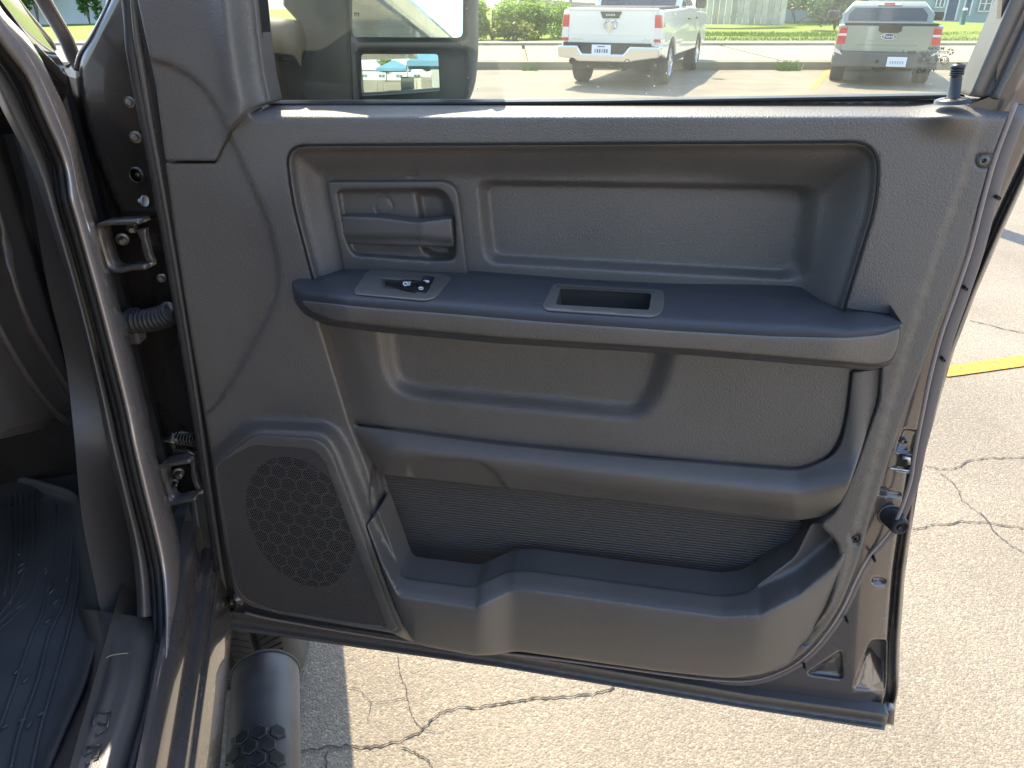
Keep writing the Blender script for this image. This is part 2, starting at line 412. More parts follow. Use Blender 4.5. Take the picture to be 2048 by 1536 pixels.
# grained outer face of the armrest is a pad of its own
pad_o = rp([(600,600,10),(720,613,20),(900,627,20),(1100,644,20),(1350,661,20),(1550,672,20),(1690,675,20),(1760,669,20),(1800,655,8),(1797,690,14),(1782,722,14),(1742,728,10),(1400,699,10),(1000,674,10),(760,652,10),(665,640,10),(620,622,16)])
sheet('armrest_pad', pad_o, lambda p: w_arm(p)+.0022, M['trim'], step=8, back=.006, rings=(1.5, 3.5, 7, 12), roll=(5, .003), **ko)
# pull cup
sheet('pull_cup', cup_o, lambda p: w_arm(p)+.003-ss(sdf(p, cup), -1, .5)*.0, M['smooth'], step=6, rings=(1.2, 3), back=.004, roll=(4, .003), holes=[cup], **ko)
def w_cupwall(p):
    q = p.copy(); q[:, 1] = np.interp(p[:, 0], [1111, 1303], [577, 587])
    w = w_arm(q)-.004-.0002*(p[:, 1]-q[:, 1])
    return w
sheet('cup_liner', rp([(1112,571,4),(1310,582,4),(1305,632,4),(1101,621,4)], 4), w_cupwall, M['smooth'], step=6, rings=(1.5,), back=.002, **ko)
for (a, b) in (((1120,577),(1111,609)), ((1303,587),(1298,620))):
    A = DOOR.at(np.array([a, b]), w_arm(np.array([a, b], float))+.002); Bk = A-DN*.045; Bk[:, 2] -= .035
    addmesh('cup_side', [A[0], A[1], Bk[1], Bk[0]], [(0, 1, 2, 3)], M['smooth'], smooth=False, **ko)
# switch panel
sp_o = rp([(706,582,6),(712,590,8),(850,603,14),(872,596,8),(902,558,8),(884,551,6),(735,541,10)], 4)
sheet('switch_panel', sp_o, lambda p: w_arm(p)+.0035-.005*ss(sdf(p, swi), -1, 2), M['smooth'], step=5, rings=(1.2, 3, 5), back=.006, roll=(5, .003), feats=[(swi, (-1, 1, 2))], **ko)
sheet('window_switch', rp([(768,558,2),(838,563,2),(831,584,2),(800,579,6),(770,572,2)], 3), lambda p: w_arm(p)+.0005+.006*ss(p[:, 0], 795, 822), M['black_gloss'], step=4, rings=(1,), back=.004, roll=(2, .001), **ko)
for q in ([(846,553),(868,556),(861,571),(838,568)], [(837,570),(860,573),(852,587),(827,584)]):
    sheet('lock_button', rp([(*a, 2) for a in q], 3), lambda p: w_arm(p)+.005, M['black_gloss'], step=4, rings=(1,), back=.004, roll=(2, .0012), **ko)
def glyph(name, polys, dw, m, **k):
    Vs = []
    for pl in polys:
        pl = np.array(pl, float); Vs.append((DOOR.at(pl, w_arm(pl)+dw).tolist(), [tuple(range(len(pl)))]))
    V, F = join(Vs); return addmesh(name, V, F, m, smooth=False, **k)
def ell(cx, cy, a, b, n=14, rot=0): return [(cx+a*math.cos(t)*math.cos(rot)-b*math.sin(t)*math.sin(rot), cy+a*math.cos(t)*math.sin(rot)+b*math.sin(t)*math.cos(rot)) for t in [2*math.pi*i/n for i in range(n)]]
glyph('lock_symbol', [ell(842,576.5,5.5,3.2,12,.05)], .0060, M['white_ink'], **ko)
glyph('lock_symbol', [[(837.5,576),(846,575.8),(846,577.2),(837.5,577.2)]], .0066, M['black_gloss'], **ko)
glyph('unlock_symbol', [ell(854.5,562.5,4.4,2.6,12,.1), [(846,561),(851,559.8),(851,561.2),(847.5,562.2)]], .0060, M['white_ink'], **ko)
glyph('window_symbol', [ell(811,567,5.5,5,12,.1), [(817,563),(822,563.4),(820,571),(815,570.4)]], .0082, M['white_ink'], **ko)
glyph('window_symbol', [ell(811,567.6,3,1.6,10,.1), [(809,562),(813,562.4),(812.6,563.6),(808.8,563.2)], [(815.5,565),(821.5,565.6),(821.3,566.5),(815.3,565.9)], [(815,567.6),(821,568.2),(820.8,569),(814.8,568.4)]], .0090, M['black_gloss'], **ko)

# ---- inner handle
hb_o = rp([(652,363,12),(913,362,36),(936,552,6),(688,543,6)])
cup_h = rp([(672,378,14),(893,376,30),(911,432,8),(914,520,16),(880,524,20),(705,512,26),(690,480,10)])
deep = rp([(826,376,10),(893,377,28),(905,432,6),(912,518,14),(870,520,22),(838,500,16),(836,430,10)])
def w_hb(p):
    x, y = p[:, 0], p[:, 1]
    w = -.034-.016*ss(sdf(p, cup_h), -1, 7)-.012*ss(sdf(p, deep), -2, 16)
    w -= .0015*np.exp(-((np.hypot((x-768)/1.0, (y-414)/1.12)-17.5)/1.6)**2)
    return w
sheet('handle_bezel', hb_o, w_hb, M['smooth'], step=6, back=.012, rings=(1.2, 3, 6), roll=(4, .003),
      feats=[(cup_h, (-2, 0, 3, 7)), (deep, (-2, 2, 7, 12, 16)), (rp([(750,396,16),(786,396,16),(786,432,16),(750,432,16)], 3), (-2, 0, 2))], **ko)
hl_o = rp([(679,431,4),(760,434),(833,444,8),(903,436,4),(909,494,6),(842,493,10),(760,490),(686,487,5)])
def w_hl(p):
    x, y = p[:, 0], p[:, 1]
    w = np.interp(x, [679, 720, 832, 842, 909], [-.036, -.030, -.024, -.022, -.030])
    mid = np.interp(x, [679, 835, 909], [470, 472, 480])
    return w-.006*ss(y, mid-2, mid+10)
sheet('door_handle', hl_o, w_hl, M['smooth'], step=6, back=.016, rings=(1.2, 3, 6), roll=(4, .004), feats=[(np.array([(836., y) for y in range(436, 496, 3)]), (-4, -1, 2, 5))], **ko)

# ---- lower insert
scoop = rp([(742,600,4),(760,742,20),(782,786,30),(832,806,26),(1286,850,60),(1332,800,40),(1366,690,10),(1372,600,4)])
seam = cr([(716,848),(1000,885),(1300,914),(1560,936),(1606,937),(1650,915),(1680,870),(1692,820),(1702,742)], 8)
li_o = rp([(634,640,4),(1750,690,4),(1702,744,3),(1693,830,20),(1676,905,34),(1600,938,24),(1300,914),(1000,885),(716,849,8),(696,826,16),(665,740,30)])
def w_li(p):
    s = sdf(p, scoop)
    w = -.010-.012*(1-ss(pdist(p, np.array([(634,640),(696,826),(730,900)], float), False), 0, 70))
    wd = np.interp(p[:, 0], [800, 1250, 1330], [40, 46, 58])
    return w-.019*ss(s, 0, wd)
li = sheet('lower_insert', li_o, w_li, M['trim'], step=9, back=.02, rings=(1, 2.5, 6), roll=(3, .004), feats=[(scoop, (0, 6, 12, 20, 28, 36, 46))], **ko)
# ---- brow over the map pocket
br_o = rp([(696,838,8),(716,850,6),(1000,887),(1300,916),(1600,940,24),(1677,907,34),(1695,830,20),(1704,744,3),(1764,735,8),(1757,800,30),(1716,920,40),(1694,985,30),(1664,1030,30),(1590,1042,20),(1300,1009),(1020,976,10),(770,949,6),(736,922,10)])
dimple = rp([(812,930,20),(840,912,30),(960,922,20),(990,940,20),(1024,985,4),(820,960,4)])
def w_br(p):
    d = pdist(p, seam, False); x, y = p[:, 0], p[:, 1]
    w = -.006+.021*np.sin(np.clip(d/95, 0, 1)*math.pi/2)
    low = np.interp(x, [696, 770, 1020, 1300, 1590, 1664, 1760], [900, 949, 976, 1009, 1042, 1030, 1000])
    w -= .038*ss(y, low-62, low+4)**1.4
    w += .012*ss(y, low-120, low-50)
    w -= .018*ss(x, 1700, 1764)
    w -= .020*(1-ss(x, 700, 800))
    w -= .010*ss(sdf(p, dimple), -2, 6)
    return w
sheet('pocket_brow', br_o, w_br, M['trim_fine'], step=8, back=.02, rings=(1, 2.5, 5, 9, 14), roll=(3, .004), feats=[(dimple, (-3, 0, 3, 6))], **ko)
# ---- pocket liner with its ribs
M['ribs'] = mat('ribbed pocket liner', (.085, .078, .075), .55, spec=.5)
def ribs(m):
    n = m.node_tree.nodes; l = m.node_tree.links; b = n['Principled BSDF']
    tc = n.new('ShaderNodeTexCoord'); sx = n.new('ShaderNodeSeparateXYZ'); l.new(tc.outputs['UV'], sx.inputs[0])
    ml = n.new('ShaderNodeMath'); ml.operation = 'MULTIPLY'; ml.inputs[1].default_value = 2*math.pi; l.new(sx.outputs[1], ml.inputs[0])
    s = n.new('ShaderNodeMath'); s.operation = 'SINE'; l.new(ml.outputs[0], s.inputs[0])
    bp = n.new('ShaderNodeBump'); bp.inputs['Strength'].default_value = .7; bp.inputs['Distance'].default_value = .0018
    l.new(s.outputs[0], bp.inputs['Height']); l.new(bp.outputs[0], b.inputs['Normal'])
ribs(M['ribs'])
lin_o = rp([(764,940),(1300,1000),(1592,1036,4),(1606,1046,4),(1575,1150,20),(1500,1215),(990,1200),(850,1190),(826,1120)])
lin = sheet('pocket_liner', lin_o, lambda p: -.050-.034*(p[:, 1]-950)/250, M['ribs'], step=14, rings=(3,), back=.004, **ko)
me = lin.data; co = np.zeros(len(me.vertices)*3); me.vertices.foreach_get('co', co); co = co.reshape(-1, 3)+truck.base
ul = me.uv_layers.new(name='uv'); idx = np.zeros(len(me.loops), int); me.loops.foreach_get('vertex_index', idx)
uu = co@DU; vv = co[:, 2]; ptl, ptr = DOOR.at(np.array([(770., 948.), (1588., 1045.)]), -.052)
slope = (ptr[2]-ptl[2])/((ptr-ptl)@DU)
ul.data.foreach_set('uv', np.stack([uu, (vv-slope*uu)/.0054], 1)[idx].ravel())
# dark well behind and beside the liner
sheet('pocket_well', rp([(625,630),(1780,670),(1775,780),(1700,1040),(1690,1140),(1640,1310),(1470,1365),(830,1290),(730,1060),(690,850)]), -.108, M['smooth'], step=40, rings=(5,), back=.002, **ko)
wl = [(745,930),(768,949),(800,1060),(822,1170),(800,1190),(760,1060),(737,1030)]
sheet('pocket_side', rp([(*a, 4) for a in wl], 6), lambda p: np.interp(p[:, 0]-(p[:, 1]-940)*.24, [735, 765], [.004, -.050]), M['smooth'], step=10, rings=(2,), back=.003, **ko)
# ---- map pocket
mp_o = rp([(733,1050,6),(757,1018,4),(806,1154,12),(944,1173,8),(1018,1140,14),(1062,1140,14),(1443,1191,20),(1492,1185,16),(1590,1112,16),(1622,1046,6),(1648,1042,8),(1688,1062,12),(1690,1140,30),(1668,1215,40),(1632,1286,40),(1560,1340,50),(1469,1358,40),(1315,1342),(1034,1302,14),(985,1310,8),(948,1311,10),(842,1291,16),(822,1278,14),(790,1212,20),(762,1130,20)])
CX = [733, 760, 780, 797, 951, 1028, 1069, 1443, 1520, 1597, 1664, 1700]; CY = [1075, 1120, 1160, 1193, 1217, 1181, 1183, 1235, 1232, 1193, 1137, 1090]
GX = [733, 790, 828, 951, 987, 1028, 1315, 1469, 1572, 1649, 1690]; GY = [1130, 1210, 1288, 1311, 1309, 1301, 1342, 1358, 1337, 1262, 1150]
def w_mp(p):
    x, y = p[:, 0], p[:, 1]; c = np.interp(x, CX, CY); g = np.interp(x, GX, GY)
    Wx = .070-.030*ss(x, 955, 1030)
    Wx = Wx*(1-.93*ss(x, 1500, 1690))+.002
    Wx -= .050*(1-ss(x, 728, 800))*ss(y, 1000, 1100)*.6
    v = np.clip((y-c)/(g-c), 0, 1.05)
    lo = Wx-.030*v**1.7
    hi = Wx-np.clip(c-y, 0, 60)*.00085
    w = np.where(y > c, lo, hi)
    return w-.0015*np.exp(-((y-c)/9)**2)
cl = np.stack([np.arange(735, 1690, 5.), np.interp(np.arange(735, 1690, 5.), CX, CY)], 1)
M['pocket'] = M['trim_fine']
sheet('map_pocket', mp_o, w_mp, M['pocket'], step=8, back=.05, rings=(1.2, 3, 6, 10), roll=(5, .004), feats=[(cl, (-9, -5, -2, 1, 4, 8)), (np.array([(951., y) for y in range(1210, 1312, 4)]), (-6, -2, 2, 6, 12))], **ko)

# ---- speaker
spf_o = rp([(430,932,8),(440,921,10),(508,868,16),(639,877,26),(664,905,20),(796,1258,8),(784,1264,6),(690,1248),(540,1223,12),(486,1198,16),(468,1168,14)])
spg_o = rp([(433,936,8),(441,924,8),(506,889,16),(624,898,26),(648,922,22),(772,1252,4),(695,1244),(541,1219,20),(488,1196,20),(470,1166,14)])
sheet('speaker_frame', spf_o, lambda p: .0375-.003*ss(sdf(p, spg_o), -1, 2), M['smooth'], step=10, rings=(1, 3), back=.01, roll=(4, .003), feats=[(spg_o, (-1, 1, 2.5))], **ko)
def grille_mat():
    m = mat('perforated speaker grille', (.055, .054, .055), .45); n = m.node_tree.nodes; l = m.node_tree.links; b = n['Principled BSDF']
    tc = n.new('ShaderNodeTexCoord')
    def M_(op, a, b_=None, c=None):
        q = n.new('ShaderNodeMath'); q.operation = op
        for i, v in enumerate((a, b_, c)):
            if v is None: continue
            if isinstance(v, (int, float)): q.inputs[i].default_value = v
            else: l.new(v, q.inputs[i])
        return q.outputs[0]
    sx = n.new('ShaderNodeSeparateXYZ'); l.new(tc.outputs['UV'], sx.inputs[0]); U, V = sx.outputs[0], sx.outputs[1]
    def hexd(s):
        u = M_('MULTIPLY', U, s); v = M_('MULTIPLY', V, s/math.sqrt(3))
        def cell(ou):
            a = M_('SUBTRACT', M_('FRACT', M_('ADD', u, ou)), .5); c = M_('MULTIPLY', M_('SUBTRACT', M_('FRACT', M_('ADD', v, ou)), .5), math.sqrt(3))
            return M_('SQRT', M_('ADD', M_('MULTIPLY', a, a), M_('MULTIPLY', c, c)))
        return cell(0.), cell(.5)
    a, b2 = hexd(290.); dd = M_('MINIMUM', a, b2)
    def hexm(s_):
        u = M_('MULTIPLY', U, s_); v = M_('MULTIPLY', V, s_/math.sqrt(3))
        def cell(ou):
            a = M_('ABSOLUTE', M_('SUBTRACT', M_('FRACT', M_('ADD', u, ou)), .5)); c = M_('ABSOLUTE', M_('MULTIPLY', M_('SUBTRACT', M_('FRACT', M_('ADD', v, ou)), .5), math.sqrt(3)))
            return M_('MAXIMUM', a, M_('ADD', M_('MULTIPLY', a, .5), M_('MULTIPLY', c, .866)))
        return M_('MINIMUM', cell(0.), cell(.5))
    hon = M_('GREATER_THAN', hexm(40.), .445)
    cx, cy = 0.196, 0.250
    dx = M_('MULTIPLY', M_('SUBTRACT', U, cx), 1.4); dy = M_('SUBTRACT', V, cy)
    rr = M_('SQRT', M_('ADD', M_('MULTIPLY', dx, dx), M_('MULTIPLY', dy, dy)))
    ins_ = M_('MULTIPLY', M_('LESS_THAN', rr, .124), M_('SUBTRACT', 1, hon))
    hole = n.new('ShaderNodeMapRange'); hole.inputs[1].default_value = .44; hole.inputs[2].default_value = .34
    l.new(dd, hole.inputs[0]); h = hole.outputs[0]
    dark = M_('MULTIPLY', h, M_('ADD', .55, M_('MULTIPLY', ins_, .45)))
    mx = n.new('ShaderNodeMix'); mx.data_type = 'RGBA'; l.new(dark, mx.inputs[0])
    mx.inputs[6].default_value = (.085, .077, .072, 1); mx.inputs[7].default_value = (.003, .003, .003, 1)
    l.new(mx.outputs[2], b.inputs['Base Color'])
    sp_ = M_('SUBTRACT', .5, M_('MULTIPLY', dark, .5)); l.new(sp_, b.inputs['Specular IOR Level'])
    bp = n.new('ShaderNodeBump'); bp.invert = True; bp.inputs['Strength'].default_value = .6; bp.inputs['Distance'].default_value = .001
    l.new(h, bp.inputs['Height']); l.new(bp.outputs[0], b.inputs['Normal'])
    return m
M['grille'] = grille_mat()
spg = sheet('speaker_grille', spg_o, lambda p: .0368+.002*ss(sdf(p, spg_o), 0, 60), M['grille'], step=14, rings=(2, 6), back=.003, **ko)
me = spg.data; co = np.zeros(len(me.vertices)*3); me.vertices.foreach_get('co', co); co = co.reshape(-1, 3)+truck.base
ul = me.uv_layers.new(name='uv'); idx = np.zeros(len(me.loops), int); me.loops.foreach_get('vertex_index', idx)
o0 = DOOR.at(np.array([430., 1250.]), .037)
ul.data.foreach_set('uv', np.stack([(co-o0)@DU, (co-o0)[:, 2]], 1)[idx].ravel())

# ---- window glass, belt seal, frame
def glass_mat():
    m = bpy.data.materials.new('tinted dusty side glass'); m.use_nodes = True; n = m.node_tree.nodes; l = m.node_tree.links; n.clear()
    out = n.new('ShaderNodeOutputMaterial'); tr = n.new('ShaderNodeBsdfTransparent'); tr.inputs[0].default_value = (.93, .96, .88, 1)
    gl = n.new('ShaderNodeBsdfGlossy'); gl.inputs['Roughness'].default_value = .02
    fr = n.new('ShaderNodeFresnel'); fr.inputs[0].default_value = 1.5
    a = n.new('ShaderNodeMixShader'); l.new(fr.outputs[0], a.inputs[0]); l.new(tr.outputs[0], a.inputs[1]); l.new(gl.outputs[0], a.inputs[2])
    df = n.new('ShaderNodeBsdfTranslucent'); df.inputs[0].default_value = (.70, .73, .60, 1)
    df2 = n.new('ShaderNodeBsdfDiffuse'); df2.inputs[0].default_value = (.50, .51, .43, 1)
    dm = n.new('ShaderNodeMixShader'); dm.inputs[0].default_value = .35; l.new(df.outputs[0], dm.inputs[1]); l.new(df2.outputs[0], dm.inputs[2])
    tc = n.new('ShaderNodeTexCoord')
    vo = n.new('ShaderNodeTexVoronoi'); vo.inputs['Scale'].default_value = 160; l.new(tc.outputs['Object'], vo.inputs[0])
    mr = n.new('ShaderNodeMapRange'); mr.inputs[1].default_value = .17; mr.inputs[2].default_value = .08; l.new(vo.outputs['Distance'], mr.inputs[0])
    vs = n.new('ShaderNodeSeparateColor'); l.new(vo.outputs['Color'], vs.inputs[0])
    gt = n.new('ShaderNodeMath'); gt.operation = 'GREATER_THAN'; gt.inputs[1].default_value = .62; l.new(vs.outputs[0], gt.inputs[0])
    ml = n.new('ShaderNodeMath'); ml.operation = 'MULTIPLY'; l.new(mr.outputs[0], ml.inputs[0]); l.new(gt.outputs[0], ml.inputs[1])
    ns = n.new('ShaderNodeTexNoise'); ns.inputs['Scale'].default_value = 9; ns.inputs['Detail'].default_value = 6; l.new(tc.outputs['Object'], ns.inputs[0])
    m2 = n.new('ShaderNodeMapRange'); m2.inputs[1].default_value = .35; m2.inputs[2].default_value = .75; m2.inputs[3].default_value = .045; m2.inputs[4].default_value = .14
    l.new(ns.outputs[0], m2.inputs[0])
    m3 = n.new('ShaderNodeMapRange'); m3.inputs[1].default_value = .45; m3.inputs[2].default_value = .65; m3.inputs[3].default_value = .1; m3.inputs[4].default_value = .7; l.new(ns.outputs[0], m3.inputs[0])
    mm = n.new('ShaderNodeMath'); mm.operation = 'MULTIPLY'; l.new(ml.outputs[0], mm.inputs[0]); l.new(m3.outputs[0], mm.inputs[1])
    mx = n.new('ShaderNodeMath'); mx.operation = 'MAXIMUM'; l.new(mm.outputs[0], mx.inputs[0]); l.new(m2.outputs[0], mx.inputs[1])
    b = n.new('ShaderNodeMixShader'); l.new(mx.outputs[0], b.inputs[0]); l.new(a.outputs[0], b.inputs[1]); l.new(dm.outputs[0], b.inputs[2])
    l.new(b.outputs[0], out.inputs[0]); return m
M['glass'] = glass_mat()
WG = -.070
glass = sheet('window_glass', rp([(495,-120),(530,190),(535,215),(1945,205),(1990,20),(2035,-120)]), WG, M['glass'], step=60, rings=(), back=None, **ko)
sheet('belt_seal', rp([(536,207,2),(1200,201),(1929,189,2),(1931,197,2),(1200,209),(536,213,2)]), -.050, M['black'], step=10, rings=(1,), back=.02, roll=(3, .003), **ko)
sheet('window_frame', rp([(1936,192,3),(1998,200,3),(2052,100),(2130,-80),(2052,-80)]), lambda p: -.022-.012*np.exp(-((p[:, 0]-(1975-(p[:, 1]-190)*.46))/10)**2), M['smooth'], step=8, rings=(2, 5), back=.04, roll=(6, .008), label='black window frame post at the rear of the glass', **ko)
sheet('front_channel', rp([(500,-80),(512,-80),(538,204),(528,206),(515,60)]), -.034, M['black'], step=12, rings=(1.5,), back=.02, roll=(3, .003), **ko)
# lock knob
M['knob'] = mat('black knob plastic', (.035, .033, .036), .35)
b0 = DOOR.at(np.array([1906., 198.]), -.006); t0 = DOOR.at(np.array([1917., 126.]), -.006); ax = t0-b0; L = np.linalg.norm(ax)
prof = [(-.004, .0062), (L*.60, .0056)]
for k in range(3): a = L*(.64+.065*k); prof += [(a, .0048), (a+.001, .0066), (a+.0022, .0066), (a+.0030, .0048)]
prof += [(L*.84, .0056), (L*.88, .0068), (L*.93, .0067), (L*.97, .0052), (L*.995, .002)]
V, F = lathe_v(b0, ax, prof, 20); addmesh('lock_knob', V, F, M['knob'], **ko)
V, F = lathe_v(b0-ax/L*.004, ax, [(0, .017), (.003, .017), (.0045, .014), (.005, .008)], 24); addmesh('knob_collar', V, F, M['knob'], **ko)
# screws
def screw(c, w, r, m, ring):
    p = DOOR.at(np.array(c, float), w)
    V, F = lathe_v(p, DN, [(-.004, r*1.5), (-.001, r*1.5), (-.001, r), (.001, r*.95), (.0024, r*.6), (.0026, r*.34), (.0010, r*.30)], 20)
    o = addmesh('screw', V, F, m, **ko); return o
screw((1966, 321), -.010, .0068, M['smooth'], 1); screw((1709, 1076), -.006, .0060, M['black_gloss'], 1)
# seals round the door
def dpath(pts, w, k=6): q = cr(pts, k); return DOOR.at(q, w)
sealp = [(2032,205),(1990,316),(1968,392),(1940,500),(1908,595),(1884,662),(1869,715),(1857,765),(1847,815),(1838,860),(1829,908),(1822,955),(1807,1005),(1788,1050),(1762,1084),(1735,1116),(1712,1158),(1688,1210),(1660,1256),(1620,1303),(1572,1338),(1500,1361),(1400,1357),(1250,1337),(1100,1317),(980,1303),(800,1281),(560,1241),(490,1225)]
def outw(pts, d):
    q = cr(pts, 3); t = np.gradient(q, axis=0); t /= np.linalg.norm(t, axis=1)[:, None]; n_ = np.stack([t[:, 1], -t[:, 0]], 1)
    return q+n_*d*(1 if n_[20][0] > 0 else -1)
tube('door_seal', dpath(sealp, -.012), .0026, mat('seal edge with pinkish highlight', (.30, .24, .21), .5), seg=8, flat=.8, **ko)  # pinkish highlight along the seal is put into its colour
M['flap'] = mat('dusty grey rubber flap', (.15, .13, .125), .5, spec=.8)
up_ = np.clip(1-(np.arange(len(outw(sealp, 1)))/ (len(outw(sealp, 1))-1)-.25)/.25, 0, 1)
q0 = cr(sealp, 3); q1 = outw(sealp, 1.0)-q0
tube('seal_flap', DOOR.at(q0+q1*(7+8*up_)[:, None], -.028), .0036+.0036*up_, M['flap'], seg=12, flat=.30, up=DN, **ko)
M['seam'] = mat('black gap between trim pieces', (.006, .006, .006), .7)
def seamline(pts, w, r=.0011, k=5): tube('seam', dpath(pts, w, k), r, M['seam'], seg=6, **ko)
tube('seam', DOOR.at(np.concatenate([ins_o, ins_o[:1]]), .0004), .0013, M['seam'], seg=6, **ko)
seamline([(1690,617),(1740,624),(1780,629)], .001)
seamline([(716,849),(860,868),(1000,886),(1300,914),(1560,938),(1606,939),(1652,916),(1680,874),(1693,820),(1703,744)], -.0085, .0010)
seamline([(1703,744),(1745,739),(1762,733)], -.003, .0010)
seamline([(1764,736),(1757,800),(1738,860),(1714,925),(1692,985),(1664,1030)], .000, .0008)
for q in ((1989,391),(1925,571),(1881,712),(1745,1109),(1691,1231),(1607,1323)):
    p = DOOR.at(np.array(q, float), -.030); V, F = lathe_v(p, DN, [(0, .0022), (.0135 if q[1] < 800 else .0145, .0022)], 10); addmesh('clip_hole', V, F, M['black'], **ko)
sheet('sill_seal', rp([(462,1222,3),(1000,1302),(1500,1388),(1778,1428,2),(1769,1461,2),(1500,1419),(1000,1335),(456,1259,4)]), lambda p: -.020+.006*np.cos((p[:, 1]-np.interp(p[:, 0], [462, 1000, 1500, 1778], [1222, 1302, 1388, 1428]))/34*6.0), M['smooth'], step=6, rings=(1.5, 4, 8), back=.02, roll=(3, .003), label='long rubber seal along the bottom of the door', **ko)
sheet('corner_tab', rp([(1771,1412,4),(1790,1418,4),(1788,1452,4),(1771,1448,4)], 4), -.034, M['paint'], step=6, rings=(1,), back=.01, roll=(3, .002), **ko)
# latch
sheet('latch', rp([(1790,906,3),(1834,910,4),(1826,948,5),(1775,940,4)], 4), lambda p: -.050+.012*ss(sdf(p, rp([(1790,906,3),(1834,910,4),(1826,948,5),(1775,940,4)], 4)), 6, 1), M['metal'], step=4, rings=(1, 3, 6), back=.01, **ko)
sheet('latch_slot', rp([(1794,908,2),(1812,910,2),(1814,926,2),(1822,930,2),(1820,936,2),(1780,930,2)], 3), -.0375, M['black'], step=5, rings=(1,), back=.001, **ko)
V, F = tube_v(DOOR.at(np.array([(1805., 915.), (1817., 917.), (1817., 928.)]), -.033), .0028, 8); addmesh('latch_pawl', V, F, M['metal'], **ko)
tube('latch_lip', dpath([(1777,936),(1800,939),(1818,941),(1822,934),(1825,926)], -.034, 3), .0016, M['metal'], seg=8, **ko)
for q in ((1806, 879), (1776, 967)):
    V, F = lathe_v(DOOR.at(np.array(q, float), -.043), DN, [(0, .005), (.004, .005), (.0055, .003)], 16); addmesh('rivet', V, F, M['paint'], **ko)
V, F = lathe_v(DOOR.at(np.array([1782., 1031.]), -.034), DN+np.array([.25, 0, 0]), [(0, .015), (.014, .0135), (.024, .0125), (.027, .011), (.0275, .008), (.024, .007), (.024, .004), (.027, .0035)], 28)
addmesh('rubber_bumper', V, F, M['black'], **ko)
tube('bumper_collar', [DOOR.at(np.array([1782., 1031.]), -.033)+.0165*(DU*math.cos(t)+UZ*math.sin(t)) for t in np.linspace(0, 2*math.pi, 25)], .0018, M['paint'], seg=8, **ko)
# ------------------------------------------------------------------ body of the near truck round the open door
M['flange'] = paint('flange paint lightened for reflection', (.42, .36, .33))  # black body paint, base colour lightened to carry its bright reflections
RS = side(-.27)          # plane of the door opening
kt = dict(thing=truck)
def P3(plane, pts, w=0.): return plane.at(np.array(pts, float), w)
M['matplastic'] = mat('dark cab plastic', (.085, .074, .066), .42, spec=1.0, bump=('grain', 700, .35, .0004), noise=(8, .08))
M['matrubber'] = mat('dark floor rubber', (.115, .112, .112), .50, spec=.5, noise=(9, .15), bump=('noise', 400, .15, .0006))
M['carpet'] = mat('dark floor carpet', (.08, .078, .078), .95, bump=('noise', 900, .8, .003))
# painted flange of the door opening: convex strip that runs down the pillar and turns into the sill
FL = [(-60,-20),(0,86),(52,156),(86,234),(125,325),(138,400),(152,448),(203,634),(250,820),(264,888),(286,984),(308,1073),(322,1140),(328,1207),(329,1262),(326,1330),(318,1400),(307,1470),(296,1560),(280,1640)]
FR = [(-20,-60),(0,13),(62,83),(112,177),(146,260),(159,325),(179,414),(237,603),(288,786),(310,900),(331,971),(357,1073),(362,1136),(357,1207),(345,1256),(344,1285),(340,1330),(332,1400),(320,1470),(308,1560),(294,1640)]
def ruled(name, A, B, plane, wf, m, n=7, k=8, parent=None, thing=truck, label=None):
    """surface between two rails; wf(t across, s along)->offset"""
    a, b = cr(A, k), cr(B, k)
    def rs(q, N):
        L = np.r_[0, np.cumsum(np.linalg.norm(np.diff(q, axis=0), axis=1))]; s = np.linspace(0, L[-1], N); return np.stack([np.interp(s, L, q[:, 0]), np.interp(s, L, q[:, 1])], 1)
    N = 110; a, b = rs(a, N), rs(b, N); V = []; F = []
    for j in range(n):
        t = j/(n-1); V.append(plane.at(a*(1-t)+b*t, wf(t, np.linspace(0, 1, N))))
    V = np.concatenate(V)
    for j in range(n-1):
        for i in range(N-1): F.append((j*N+i, j*N+i+1, (j+1)*N+i+1, (j+1)*N+i))
    F = np.array(F); e = np.cross(V[F[:, 1]]-V[F[:, 0]], V[F[:, 3]]-V[F[:, 0]])
    if ((CAM-V[F[:, 0]])*e).sum() < 0: F = F[:, ::-1]
    return addmesh(name, V, F.tolist(), m, parent, thing, label=label)
ruled('door_opening_flange', FL, FR, RS, lambda t, s: -.012+.010*math.sin(math.pi*min(1, max(0, t)))**.35-.003*(1-t), M['flange'], n=9, label='glossy dark painted flange around the door opening')
# weatherstrip (double bead) on the inside of the flange
def shift(pts, dx): return [(x+dx, y) for x, y in pts]
tube('opening_weatherstrip', P3(RS, cr(shift(FL, -7), 6), -.020), .0062, M['black'], seg=10, **kt)
tube('opening_weatherstrip', P3(RS, cr(shift(FL, -17), 6), -.030), .0052, M['rubber'], seg=10, **kt)
# rolled edge of the inner pillar trim
PL_ = [(-90,40),(-40,120),(2,215),(60,330),(108,470),(148,600),(188,760),(212,880),(238,985),(262,1090),(272,1170),(274,1235)]
PR_ = [(-60,10),(-16,92),(34,175),(68,250),(106,345),(128,440),(182,650),(228,830),(246,905),(268,1000),(292,1090),(305,1160),(311,1232)]
ruled('pillar_trim', PL_, PR_, side(-.30), lambda t, s: -.03+.034*math.sin(math.pi*min(1, t*.75+.12)), M['matplastic'], n=10)
WL_ = [(-130,-60),(-40,90),(20,215),(60,380),(95,570),(130,720),(148,870),(163,1029),(190,1167),(206,1250)]
WR_ = [(-84,40),(-34,120),(8,215),(66,330),(114,470),(154,600),(194,760),(218,880),(244,985),(268,1090),(278,1170),(280,1250)]
ruled('side_trim', WL_, WR_, side(-.30), lambda t, s: -.075+.040*t, M['matplastic'], n=6)
